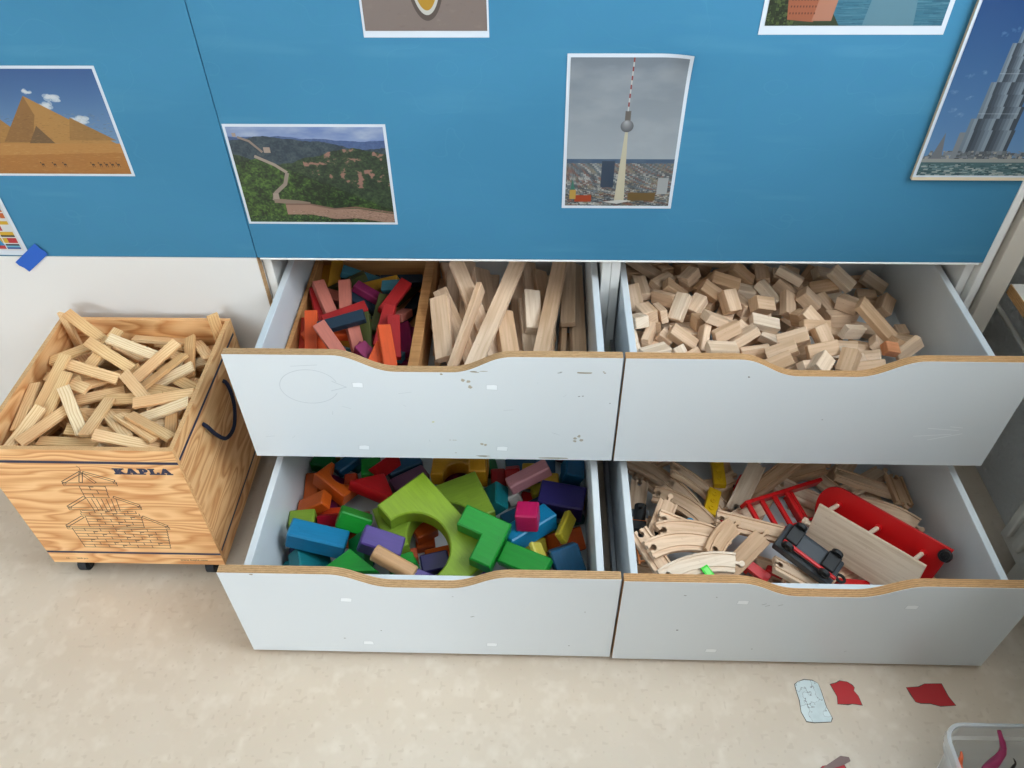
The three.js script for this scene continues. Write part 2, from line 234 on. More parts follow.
drawer('lower drawer of wooden train tracks and red toys, white front on the floor', 0.6712, 1.4038, ...LY, 0.5766, 0.6899, 1.3777, 0.25, 0.01, (g, X, Y) => {
  for (const [x, y] of [[0.22, 0.222], [0.524, 0.216], [0.192, 0.04]]) glue(g, X, Y, x, y); g.strokeStyle = '#8b8f90'; g.lineWidth = 1.3; for (const [x, y] of [[0.255, 0.215], [0.262, 0.21], [0.285, 0.213]]) { g.beginPath(); g.moveTo(X(x), Y(y)); g.lineTo(X(x + 0.008), Y(y + 0.004)); g.stroke(); }
  chip(g, X, Y, 0.115, 0.118, 0.005, 0.004, '#4f5356'); chip(g, X, Y, 0.113, 0.242, 0.006, 0.003, grey); chip(g, X, Y, 0.17, 0.238, 0.003, 0.003, grey); chip(g, X, Y, 0.45, 0.048, 0.006, 0.003, '#b3b8b9', 2); chip(g, X, Y, 0.27, 0.05, 0.003, 0.004, grey);
}, M.paleEdge);

// ---------------------------------------------------------------- letting things come to rest
// Every loose piece is let down on what lies there already and turned a little until it lies as low as it can.
class Heap {
  constructor(x0, x1, z0, z1, y) { Object.assign(this, { x0, x1, z0, z1, y, boxes: [] }); }
  static turned(parts, q) { return parts.map(([c, h]) => { const ax = [V(1, 0, 0), V(0, 1, 0), V(0, 0, 1)].map((a) => a.applyQuaternion(q)); const o = V(...c).applyQuaternion(q); const e = [0, 1, 2].map((k) => ax.reduce((s, a, i) => s + Math.abs(a.getComponent(k)) * h[i], 0)); return { c: o, ax, h, e }; }); }
  static clear(A, B, dx, dz) { // how high A (let down along y at dx, dz) must stand to be clear of B; null when it passes by
    const d = V(A.c.x + dx - B.c.x, A.c.y - B.c.y, A.c.z + dz - B.c.z);
    if (Math.abs(d.x) > A.e[0] + B.e[0] || Math.abs(d.z) > A.e[2] + B.e[2]) return null;
    let lo = -1e9, hi = 1e9; const L = V();
    for (let i = 0; i < 15; i++) {
      if (i < 3) L.copy(A.ax[i]); else if (i < 6) L.copy(B.ax[i - 3]); else { L.crossVectors(A.ax[Math.floor((i - 6) / 3)], B.ax[(i - 6) % 3]); if (L.lengthSq() < 1e-6) continue; L.normalize(); }
      let R = 0; for (let k = 0; k < 3; k++) R += A.h[k] * Math.abs(A.ax[k].dot(L)) + B.h[k] * Math.abs(B.ax[k].dot(L));
      const s = d.dot(L);
      if (Math.abs(L.y) < 1e-7) { if (Math.abs(s) >= R) return null; continue; }
      const a = (-R - s) / L.y, b = (R - s) / L.y; lo = Math.max(lo, Math.min(a, b)); hi = Math.min(hi, Math.max(a, b));
      if (lo >= hi) return null;
    }
    return hi;
  }
  rest(parts, q, x, z) {
    const P = Heap.turned(parts, q); let xa = 1e9, xb = -1e9, za = 1e9, zb = -1e9, y = -1e9;
    for (const p of P) { xa = Math.min(xa, p.c.x - p.e[0]); xb = Math.max(xb, p.c.x + p.e[0]); za = Math.min(za, p.c.z - p.e[2]); zb = Math.max(zb, p.c.z + p.e[2]); y = Math.max(y, this.y - (p.c.y - p.e[1])); }
    const fit = (v, a, b, lo, hi) => (b - a > hi - lo ? (lo + hi) / 2 - (a + b) / 2 : Math.min(Math.max(v, lo - a), hi - b));
    x = fit(x, xa, xb, this.x0, this.x1); z = fit(z, za, zb, this.z0, this.z1);
    for (const p of P) for (const b of this.boxes) { const t = Heap.clear(p, b, x, z); if (t !== null && t > y) y = t; }
    return { x, y, z, P };
  }
  drop(parts, x, z, yaw, opt = {}) {
    const r = this.solve(parts, x, z, yaw, opt); if (!r) return null;
    r.y += 0.0004; this.keep(r.P, r.x, r.y, r.z);
    return { position: V(r.x, r.y, r.z), quaternion: r.q };
  }
  solve(parts, x, z, yaw, { tries = 70, slack = 0.006, lean = 0.4, most = 0.45, reach = 0, start, ceiling = 9 } = {}) {
    let q = new THREE.Quaternion().setFromAxisAngle(V(0, 1, 0), yaw); if (start) q.multiply(start);
    const q0 = q.clone();
    if (reach) { let low = 1e9, at = [x, z]; for (let k = 0; k < 17; k++) { const d = k ? reach * (k > 8 ? 1 : 0.5) : 0, a = k * Math.PI / 4, r = this.rest(parts, q, x + Math.cos(a) * d, z + Math.sin(a) * d), s = r.y + 0.35 * d; if (s < low) { low = s; at = [x + Math.cos(a) * d, z + Math.sin(a) * d]; } } [x, z] = at; }
    let best = this.rest(parts, q, x, z), bx = x, bz = z;
    for (let i = 0; i < tries; i++) {
      const k = lean * (1 - 0.8 * i / tries), a = V(rr(-1, 1), rr(-0.35, 0.35), rr(-1, 1)).multiplyScalar(k), dq = new THREE.Quaternion().setFromAxisAngle(a.clone().normalize(), a.length()), nq = dq.multiply(q); if (nq.angleTo(q0) > most) continue;
     
      const nx = clamp(bx + rr(-slack, slack) * 0.5, x - slack, x + slack), nz = clamp(bz + rr(-slack, slack) * 0.5, z - slack, z + slack), r = this.rest(parts, nq, nx, nz);
      if (r.y < best.y - 1e-5) { best = r; q = nq; bx = nx; bz = nz; }
    }
    if (best.y > ceiling) return null;
    best.q = q; return best;
  }
  keep(P, x, y, z) { for (const p of P) { p.c.x += x; p.c.y += y; p.c.z += z; this.boxes.push(p); } }
  block(x0, x1, y0, y1, z0, z1) { this.keep(Heap.turned([[[0, 0, 0], [(x1 - x0) / 2, (y1 - y0) / 2, (z1 - z0) / 2]]], new THREE.Quaternion()), (x0 + x1) / 2, (y0 + y1) / 2, (z0 + z1) / 2); }
}
function way(q) { const d = V(1, 0, 0).applyQuaternion(q), a = Math.atan2(-d.z, d.x) / Math.PI * 180, b = ((a % 180) + 180) % 180; return Math.abs(d.y) > 0.42 ? 'tilted steeply' : b < 22 || b > 158 ? 'lying crosswise' : b < 68 ? 'slanting drawerwards' : b < 112 ? 'pointing front to back' : 'slanting doorwards'; }
const whole = (l, h, w) => [[[0, 0, 0], [l / 2, h / 2, w / 2]]];
function settle(o, r) { o.position.copy(r.position); o.quaternion.copy(r.quaternion); return o; }
const deg = Math.PI / 180;
const begin = (t, i) => { seed = 7919 * t + 131 * i; };   // every piece has its own random numbers
function zone(x, z, [x0, x1, z0, z1], names) { const i = clamp(Math.floor((x - x0) / (x1 - x0) * names[0].length), 0, names[0].length - 1), j = clamp(Math.floor((z - z0) / (z1 - z0) * names.length), 0, names.length - 1); return names[j][i]; }

// wood tones shared by the loose pieces
const beechTones = ['#ffffff', '#fff6ee', '#efdfd0', '#fbeee2', '#e6d2be', '#f6ebe2'].map((c) => mat(c, 0.62, { map: beechMap }));
const pineTones = ['#ffffff', '#fff4e6', '#f4e4cc', '#ffeeda', '#f0dcc0'].map((c) => mat(c, 0.62, { map: pineMap }));
const paints = new Map();
const paint = (c, rough = 0.42) => { if (!paints.has(c)) paints.set(c, mat(new THREE.Color(c).multiplyScalar(0.84), rough, { map: paintMap })); return paints.get(c); };
const shapes = new Map();
const cached = (key, make) => { if (!shapes.has(key)) shapes.set(key, make()); return shapes.get(key); };
const cuboid = (l, h, w, b = 0.0012, n = 3) => { const k = Math.floor(rnd() * n); return cached([l, h, w, b, k].join(), () => block(l, h, w, b, k * 0.071, k * 0.053)); };

// ---------------------------------------------------------------- the crate of thin pine planks
{
  const X0 = -0.5276, X1 = -0.1533, Z0 = 0.0205, Z1 = 0.4022, Y0 = 0.055, Y1 = 0.4282, T = 0.009, W = X1 - X0, D = Z1 - Z0, H = Y1 - Y0, navy = '#1d2344';
  const wood = (w, h, k, lines) => canvas(w, h, (g) => {
    const im = g.createImageData(w, h); im.data.set(pixels(w, h, (u, v) => mix([240, 192, 136], [196, 126, 70], veneer(u * 1.3 + k, v * 1.7, 99, 99, k)))); g.putImageData(im, 0, 0); lines(g);
  });
  const yLine = (y, h) => (Y1 - y) / H * h;
  const face = wood(1024, 1024, 1, (g) => {
    g.fillStyle = navy; g.fillRect(0, yLine(0.3965, 1024), 1024, 20); g.fillRect(0, yLine(0.0985, 1024), 1024, 18);
    // letters
    const K = 1024 / W; g.save(); g.translate((-0.284 - X0) * K, yLine(0.3605, 1024)); g.scale(1.3, 1); g.font = 'bold 60px serif'; g.fillStyle = navy; g.strokeStyle = navy; g.lineWidth = 7; let x = 0;
    for (const ch of 'KAPLA') { g.fillText(ch, x, 0); g.strokeText(ch, x, 0); x += g.measureText(ch).width + 5; }
    g.restore(); g.fillStyle = '#5a3a22'; g.font = 'bold 17px sans-serif'; g.fillText('1000 pcs', 150, 986); g.fillText('CE', 88, 986); g.font = 'bold 21px sans-serif'; g.fillText('www.kapla.com', 770, 986);
    // line drawing of a plank pagoda
    const px = (x) => (x - X0) * K, py = (y) => yLine(y, 1024); g.strokeStyle = '#2c1f1a'; g.lineWidth = 3.6; g.lineJoin = 'round';
    const line = (...p) => { g.beginPath(); p.forEach(([a, b], i) => (i ? g.lineTo(px(a), py(b)) : g.moveTo(px(a), py(b)))); g.stroke(); };
    const beam = (x0, y0, x1, y1, t) => { const l = Math.hypot(x1 - x0, y1 - y0), nx = -(y1 - y0) / l * t, ny = (x1 - x0) / l * t; line([x0, y0], [x1, y1], [x1 + nx, y1 + ny], [x0 + nx, y0 + ny], [x0, y0]); };
    const courses = (l0, r0, y0, l1, r1, y1, rows, n) => { for (let i = 0; i < rows; i++) { const t = i / rows, u = (i + 1) / rows, a = l0 + (l1 - l0) * t, c = r0 + (r1 - r0) * t, y = y0 + (y1 - y0) * t, v = y0 + (y1 - y0) * u; line([a, y], [c, y]); line([a, y], [a, v]); line([c, y], [c, v]); for (let k = 1; k < n; k++) { const x = a + (c - a) * (k + (i % 2) * 0.5 - 0.25) / n; line([x, y], [x, v]); if ((k + i) % 3 === 0) { g.fillStyle = '#4a3020'; g.fillRect(px(x) + 3, py(v) + 4, 20, 6); } } } line([l1, y1], [r1, y1]); };
    courses(-0.437, -0.253, 0.115, -0.438, -0.24, 0.183, 7, 6); courses(-0.398, -0.285, 0.188, -0.394, -0.279, 0.224, 4, 4); courses(-0.4, -0.281, 0.228, -0.394, -0.29, 0.243, 2, 5); courses(-0.37, -0.322, 0.286, -0.368, -0.316, 0.322, 3, 2);
    for (let k = 0; k <= 6; k++) line([-0.368 + k * 0.0087, 0.243], [-0.369 + k * 0.0098, 0.283]);
    g.lineWidth = 4; for (const [x0, y0, x1, y1] of [[-0.444, 0.187, -0.398, 0.22], [-0.279, 0.223, -0.238, 0.191], [-0.415, 0.252, -0.37, 0.284], [-0.315, 0.286, -0.272, 0.259], [-0.394, 0.33, -0.347, 0.362], [-0.346, 0.361, -0.294, 0.336], [-0.358, 0.332, -0.346, 0.362], [-0.33, 0.334, -0.346, 0.362]]) beam(x0, y0, x1, y1, 0.006);
    g.lineWidth = 3; beam(-0.398, 0.322, -0.292, 0.324, 0.009); beam(-0.418, 0.245, -0.27, 0.249, 0.008); beam(-0.448, 0.179, -0.234, 0.183, 0.008); line([-0.349, 0.364], [-0.346, 0.376], [-0.35, 0.383]);
    for (const [x, y] of [[-0.444, 0.187], [-0.238, 0.19], [-0.415, 0.252], [-0.272, 0.257], [-0.394, 0.33], [-0.294, 0.333]]) { g.beginPath(); g.arc(px(x), py(y), 9, 0, 7); g.stroke(); }
  });
  const sideFace = wood(1024, 1024, 2, (g) => { g.fillStyle = navy; g.fillRect(0, yLine(0.3965, 1024), 1024, 20); g.fillRect(0, yLine(0.0985, 1024), 1024, 18); });
  const plain = mat(0xffffff, 0.6, { map: wood(512, 512, 3, () => {}) }), printed = mat(0xffffff, 0.55, { map: face }), lined = mat(0xffffff, 0.55, { map: sideFace });
  const c = thing('wooden_crate', 'pine plywood crate on castors with a pagoda print, full of thin planks', 'crate', null, [(X0 + X1) / 2, 0, (Z0 + Z1) / 2]);
  const panel = (n, w, h, d, x, z, m, l) => { const p = part(n, new THREE.BoxGeometry(w, h, d), m, c, l); p.position.set(x, Y0 + H / 2, z); return p; };
  panel('front_panel', W, H, T, 0, D / 2 - T / 2, [plain, plain, M.ply, plain, printed, plain], 'printed front board with navy lines');
  panel('back_panel', W, H, T, 0, -D / 2 + T / 2, plain); panel('side_panel', T, H, D - 2 * T, W / 2 - T / 2, 0, [lined, plain, M.ply, plain, plain, plain]); panel('side_panel', T, H, D - 2 * T, -W / 2 + T / 2, 0, [plain, lined, M.ply, plain, plain, plain]);
  part('bottom_panel', boxAt(-W / 2 + T, W / 2 - T, 0.27, 0.282, -D / 2 + T, D / 2 - T), M.ply, c);
  for (const s of [1, -1]) { part('rope_handle', new THREE.TubeGeometry(new THREE.CatmullRomCurve3([V(s * (W / 2 - 0.001), 0.366, 0.064), V(s * (W / 2 + 0.006), 0.362, 0.066), V(s * (W / 2 + 0.012), 0.32, 0.052), V(s * (W / 2 + 0.013), 0.275, 0.02), V(s * (W / 2 + 0.013), 0.265, -0.025), V(s * (W / 2 + 0.012), 0.3, -0.058), V(s * (W / 2 + 0.006), 0.352, -0.068), V(s * (W / 2 - 0.001), 0.358, -0.068)]), 40, 0.0042, 8), M.rope, c, 'navy rope handle'); }
  for (const sx of [1, -1]) for (const sz of [1, -1]) {
    const k = part('castor', mergeGeometries([soup(new THREE.CylinderGeometry(0.011, 0.016, 0.016, 14).translate(0, 0.045, 0)), boxAt(-0.014, -0.01, 0.012, 0.044, -0.012, 0.018, 0.001), boxAt(0.01, 0.014, 0.012, 0.044, -0.012, 0.018, 0.001)]), M.black, c, 'black swivel castor');
    k.position.set(sx * (W / 2 - 0.045), 0, sz * (D / 2 - 0.035)); part('wheel', soup(new THREE.CylinderGeometry(0.0205, 0.0205, 0.018, 20).rotateZ(Math.PI / 2).translate(0, 0.0206, 0.008), 0.6), M.rubber, k);
  }
  const heap = new Heap(X0 + T + 0.001, X1 - T - 0.001, Z0 + T + 0.001, Z1 - T - 0.001, 0.2825), S = [0.117, 0.0078, 0.0234], B = whole(...S), names = [['back outer corner', 'back wall', 'back drawer corner'], ['outer side', 'middle', 'rope handle side'], ['outer front corner', 'printed front board', 'front drawer corner']];
  const lay = (x, z, yaw, opt, label) => {
    const r = heap.drop(B, x, z, yaw, opt); if (!r) return null;
    return settle(solo('pine_plank', cuboid(...S, 0.0007, 4), pick(pineTones), label ?? `thin pine plank ${way(r.quaternion)} near the ${zone(r.position.x, r.position.z, [X0, X1, Z0, Z1], names)} of the crate`, 'plank', 'thin planks in the pine crate'), r);
  };
  const up = new THREE.Quaternion().setFromAxisAngle(V(0, 0, 1), Math.PI / 2);
  for (const [x, a, l] of [[X0 + 0.07, 1.2, 'in the far outer crate corner'], [X1 - 0.07, -0.9, 'in the crate corner nearest the drawer']]) { // two stand on end upon little stacks
    for (let i = 0; i < 7; i++) lay(x, Z0 + 0.024, 0, { tries: 0 }, 'thin pine plank under the top layer in the crate');
    lay(x + (x < -0.34 ? -0.045 : 0.045), Z0 + 0.024, a, { tries: 0, start: up }, 'thin pine plank standing on end ' + l);
  }
  seed = 555;
  for (let i = 0; i < 120; i++) lay(rr(X0, X1), rr(Z0, Z1), rr(0, 3.14), { tries: 14, ceiling: 0.372 }, 'thin pine plank under the top layer in the crate');
  const rows = [
    [-0.444,0.074,-25], [-0.315,0.023,-3], [-0.387,0.026,-18], [-0.200,0.073,-56], [-0.224,0.107,97], [-0.230,0.169,-34], [-0.251,0.170,23], [-0.507,0.159,6], [-0.357,0.181,40], [-0.399,0.192,26], [-0.244,0.204,1], [-0.391,0.219,45], [-0.456,0.234,31], [-0.303,0.228,11], [-0.379,0.286,-45], [-0.501,0.263,82], [-0.215,0.299,1], [-0.202,0.308,-83], [-0.464,0.116,30], [-0.397,0.128,75], [-0.368,0.141,-18], [-0.330,0.115,-1], [-0.395,0.179,-1], [-0.428,0.215,-22], [-0.460,0.214,70], [-0.447,0.255,68], [-0.283,0.138,47], [-0.258,0.163,63], [-0.288,0.224,-58], [-0.222,0.254,5], [-0.209,0.279,35], [-0.346,0.317,-13], [-0.391,0.341,-1], [-0.478,0.329,78], [-0.442,0.314,64], [-0.395,0.288,106], [-0.307,0.311,-40], [-0.257,0.360,9], [-0.257,0.328,-39], [-0.229,0.327,-43], [-0.348,0.297,83],
  ];
  rows.forEach(([x, z, a, k], i) => { begin(1, i); lay(x, z, a * deg, { tries: 90, slack: 0.004 }); });
}

// ---------------------------------------------------------------- upper drawer: beech blocks
{
  const box = [0.705, 1.362, -0.274, 0.259], heap = new Heap(box[0], box[1], box[2], box[3], 0.3212);
  const sizes = { a: [0.062, 0.02, 0.031], b: [0.045, 0.025, 0.03], n: [0.06, 0.03, 0.016], l: [0.115, 0.016, 0.037], s: [0.032, 0.02, 0.026], c: [0.05, 0.03, 0.032] };
  const names = [['back post corner', 'back panel', 'back panel, middle', 'back panel under the window', 'back window corner'], ['post side', 'middle', 'centre', 'window slope', 'bare window side'], ['front post corner', 'front board', 'scooped grip', 'grip end', 'front window corner']];
  const lay = (x, z, yaw, k, opt, label, m) => {
    const S = sizes[k], r = heap.drop(whole(...S), x, z, yaw, opt); if (!r) return null;
    return settle(solo('beech_block', cuboid(...S, 0.0012, 4), m ?? pick(beechTones), label ?? `${{ a: 'flat', b: 'short', n: 'narrow', l: 'long', s: 'tiny', c: 'thick' }[k]} beech block ${way(r.quaternion)} near the ${zone(r.position.x, r.position.z, box, names)} of its heap`, 'block', 'beech blocks in the upper drawer'), r);
  };
  const level = (x, z) => 0.345 + 0.075 * clamp((1.31 - x) / 0.42) + 0.02 * clamp((0.1 - z) / 0.3) * clamp((1.3 - x) / 0.2);
  seed = 370;
  for (let i = 0; i < 700; i++) { const x = rr(box[0], box[1]), z = rr(box[2], box[3]); lay(x, z, rr(0, 3.14), pick(['a', 'c', 'c', 'c', 'l']), { tries: 14, ceiling: level(x, z) - 0.02 }, 'beech block low in the heap under the top blocks'); }
  const rows = [
    [0.754,-0.106,-77,"a"], [0.731,-0.060,-88,"a"], [0.792,-0.119,41,"a"], [0.853,-0.189,26,"a"], [0.863,-0.123,48,"b"], [0.884,-0.126,34,"a"], [0.951,-0.159,-47,"a"], [0.973,-0.145,-20,"a"], [1.029,-0.169,-101,"c"], [1.077,-0.182,-24,"a"], [0.820,-0.097,-11,"a"], [0.801,-0.069,-57,"n"], [0.889,-0.080,-26,"b"], [0.962,-0.055,-61,"c"], [0.867,-0.035,43,"b"], [0.827,-0.034,60,"a"], [0.784,-0.005,-93,"n"], [0.981,-0.120,11,"a"], [1.015,-0.104,-34,"a"], [1.068,-0.135,-41,"c"], [0.919,-0.051,-72,"c"], [0.998,-0.031,1,"c"], [1.054,-0.070,-95,"a"], [0.724,0.076,-87,"n"], [0.739,0.050,65,"n"], [0.767,0.059,-43,"s"], [0.829,0.021,-5,"a"], [0.861,0.004,15,"c"], [0.857,0.053,-92,"n"], [0.886,0.044,36,"a"], [0.937,0.001,62,"n"], [0.944,0.025,-18,"s"], [0.944,0.047,16,"a"], [0.897,0.054,47,"n"], [0.890,0.092,39,"c"], [0.763,0.098,5,"a"], [0.814,0.069,-22,"a"], [1.017,0.019,-14,"a"], [0.992,0.008,-8,"a"], [0.805,0.097,-49,"s"], [0.818,0.114,23,"s"], [0.882,0.127,5,"a"], [1.030,0.062,25,"a"], [0.968,0.080,-17,"n"], [0.950,0.116,-8,"a"], [1.018,0.102,20,"a"], [0.939,-0.103,-31,"a"], [0.757,-0.006,-66,"c"], [0.731,0.034,-61,"b"], [1.077,-0.148,-22,"a"], [1.191,-0.225,1,"b"], [1.168,-0.202,1,"a"], [1.185,-0.160,-3,"a"], [1.202,-0.151,-30,"a"], [1.293,-0.251,6,"n"], [1.340,-0.234,-34,"a"], [1.216,-0.110,1,"c"], [1.303,-0.207,-8,"b"], [1.304,-0.175,-16,"s"], [1.319,-0.144,63,"c"], [1.106,-0.089,-30,"c"], [1.171,-0.108,-69,"a"], [1.174,-0.111,-63,"c"], [1.179,-0.055,1,"c"], [1.203,-0.063,-39,"c"], [1.079,-0.028,-42,"c"], [1.102,0.016,-33,"a"], [1.355,-0.070,-87,"s"], [1.254,-0.019,-23,"l"], [1.165,-0.004,-28,"s"], [1.191,0.004,22,"n"], [1.090,0.035,-11,"a"], [1.102,0.073,-61,"b"], [1.060,0.081,-2,"a"], [1.197,0.039,-7,"c"], [1.292,0.016,8,"b"], [1.365,-0.021,-14,"c"], [1.244,0.028,57,"a"], [1.168,0.050,-15,"a"], [1.086,0.109,1,"a"], [1.138,0.067,-14,"s"], [1.248,0.078,1,"o"], [1.227,0.091,-16,"b"], [1.191,0.094,-17,"s"], [1.297,0.043,33,"n"], [1.027,0.106,1,"a"], [1.010,0.141,16,"a"], [1.034,0.161,36,"s"], [1.159,0.119,-3,"a"], [1.183,0.142,-7,"a"], [1.127,0.156,61,"c"], [1.090,0.164,-101,"n"], [1.060,0.163,75,"c"],
  ];
  rows.forEach(([x, z, a, k], i) => { begin(2, i); if (k === 'o') lay(x, z, a * deg, 's', {}, 'small orange stained block among pale beech blocks', mat('#e6a882', 0.6, { map: beechMap })); else lay(x, z, a * deg, k, { tries: 80, slack: 0.006, most: 0.7, reach: 0.012 }, k === 'l' ? 'longest beech board lying across the block heap' : undefined);  });
}

// ---------------------------------------------------------------- upper drawer: tray of coloured blocks, long planks
{
  const X0 = -0.0175, X1 = 0.628, Z0 = -0.275, Z1 = 0.259, Y = 0.3212, TX = 0.272;
  const t = thing('wooden_tray', 'plain wooden tray holding the coloured blocks', 'tray', null, [(X0 + TX) / 2, Y, (Z0 + Z1) / 2]);
  const P = (n, x0, x1, y0, y1, z0, z1) => part(n, boxAt(x0 - (X0 + TX) / 2, x1 - (X0 + TX) / 2, y0 - Y, y1 - Y, z0 - (Z0 + Z1) / 2, z1 - (Z0 + Z1) / 2), M.tray, t);
  P('side_panel', X0 + 0.002, X0 + 0.012, Y + 0.0005, 0.42, Z0 + 0.002, Z1 - 0.002); P('side_panel', TX - 0.022, TX, Y + 0.0005, 0.425, Z0 + 0.002, Z1 - 0.002); P('back_panel', X0 + 0.012, TX - 0.022, Y + 0.0005, 0.425, Z0 + 0.03, Z0 + 0.042); P('front_panel', X0 + 0.012, TX - 0.022, Y + 0.0005, 0.42, Z1 - 0.014, Z1 - 0.002); P('bottom_panel', X0 + 0.012, TX - 0.022, Y + 0.0005, Y + 0.006, Z0 + 0.042, Z1 - 0.014);
  const box = [X0 + 0.0125, TX - 0.0225, Z0 + 0.0425, Z1 - 0.0145], heap = new Heap(...box, Y + 0.0065), S = [0.1, 0.018, 0.027], s = [0.052, 0.018, 0.027];
  const C = { o: ['#ee5a1e', 'orange'], r: ['#b30f12', 'red'], k: ['#dd8270', 'salmon pink'], g: ['#4d5320', 'olive green'], t: ['#44889c', 'teal'], n: ['#163449', 'dark blue'], y: ['#dba22c', 'mustard'], m: ['#93215a', 'plum'], b: ['#e2401c', 'vermilion'] };
  const lay = (x, z, yaw, c, D, opt, label) => { const r = heap.drop(whole(...D), x, z, yaw, opt); if (!r) return null; return settle(solo('coloured_block', cuboid(...D, 0.0012, 3), paint(C[c][0], 0.6), label ?? `${C[c][1]} block buried under other coloured blocks in the tray`, 'block', 'coloured blocks in the wooden tray'), r); };
  seed = 555;
  for (let i = 0; i < 70; i++) lay(rr(box[0], box[1]), rr(box[2], box[3]), rr(0, 3.14), pick([...'orkgtnym']), S, { tries: 14, ceiling: 0.362 });
  const rows = [
    [-0.001,-0.218,-80,"y",0,"leaning in the back corner by the drawer side"],
    [0.029,-0.195,-84,"y",0,"next to another mustard block at the tray back"],
    [0.140,-0.246,1,"n",1,"in the back corner by the planks"],
    [0.094,-0.181,-5,"t",0,"lying along the tray back"],
    [0.190,-0.175,10,"n",0,"under the red block by the planks"],
    [0.144,-0.140,8,"y",0,"under the teal one near the back"],
    [0.186,-0.113,1,"t",1,"short, near the back corner by the planks"],
    [0.071,-0.139,19,"g",0,"long, lying slanted at the tray back"],
    [0.053,-0.094,-17,"k",1,"between two longer salmon blocks"],
    [0.113,-0.075,-15,"n",0,"under the plum block"],
    [0.034,-0.049,1,"y",1,"peeping out behind the red and blue pair"],
    [0.016,-0.042,-78,"r",0,"at the tray side behind the orange block"],
    [0.139,-0.086,-13,"m",0,"lying across the middle near the back"],
    [0.205,-0.065,-99,"k",1,"wedged against the plank side"],
    [0.038,-0.050,-55,"k",0,"slanted, nearest the drawer side"],
    [0.084,-0.049,-90,"k",0,"end pointing at the red and blue pair"],
    [0.154,-0.001,-73,"m",1,"deep beside the dark red block"],
    [0.162,-0.020,-91,"g",0,"between the blue block and the red ones"],
    [0.096,0.053,1,"t",1,"deep behind the scooped grip"],
    [0.091,0.043,-21,"y",1,"under the orange stub in the middle"],
    [0.088,0.049,1,"o",1,"stub in front of the dark blue block"],
    [0.146,0.045,-76,"g",0,"beside a salmon block in front of the blue one"],
    [0.129,0.072,-75,"k",0,"beside an olive block in front of the blue one"],
    [0.198,0.073,1,"t",1,"below the red block at the scooped grip"],
    [0.159,0.116,-9,"m",1,"at the front by the scooped grip"],
    [0.167,0.143,-40,"m",1,"lowest at the front edge"],
    [-0.007,0.036,-89,"b",0,"against the drawer side at the front"],
    [0.049,0.067,-52,"o",0,"at the front between orange and salmon ones"],
    [0.026,0.052,-81,"o",0,"large, at the front by the drawer side"],
    [0.105,0.057,20,"n",0,"long, lying in front of the red one across the heap"],
    [0.091,-0.005,22,"r",0,"long, lying behind the dark blue one across the heap"],
    [0.091,0.114,-53,"k",0,"slanting down to the front board"],
    [0.200,-0.060,-107,"r",0,"propped up against the tray wall at the back"],
    [0.185,0.034,-97,"r",0,"second along the tray wall"],
    [0.212,0.069,-90,"r",0,"third along the tray wall, nearest the grip"],
    [0.187,0.150,-89,"o",1,"short, standing at the scooped grip"],
    [0.206,0.146,-87,"o",0,"on its edge at the scooped grip"],
  ];
  rows.forEach(([x, z, a, c, k, l], i) => { begin(3, i); lay(x, z, a * deg, c, k ? s : S, { tries: 70, slack: 0.004, lean: 0.3 }, C[c][1] + ' block ' + l);  });
  // planks beside the tray
  const hp = new Heap(TX + 0.003, X1 - 0.002, Z0 + 0.004, Z1 - 0.003, Y), pb = [TX, X1];
  const Q = { p: [0.24, 0.014, 0.033], q: [0.16, 0.02, 0.04], l: [0.36, 0.016, 0.034], n: [0.3, 0.034, 0.012], s: [0.11, 0.026, 0.036] };
  const plank = (x, z, yaw, k, opt, label) => { const D = Q[k], r = hp.drop(whole(...D), x, z, yaw, opt); if (!r) return null; return settle(solo('beech_plank', cuboid(...D, 0.0012, 3), pick(beechTones), label ?? 'beech plank at the bottom of the plank drawer', 'plank', 'long planks beside the tray'), r); };
  seed = 703;
  for (let i = 0; i < 60; i++) plank(rr(TX, X1), rr(Z0, Z1), 1.5708 + rr(-0.06, 0.06), 'p', { tries: 10, lean: 0.1, ceiling: 0.33 });
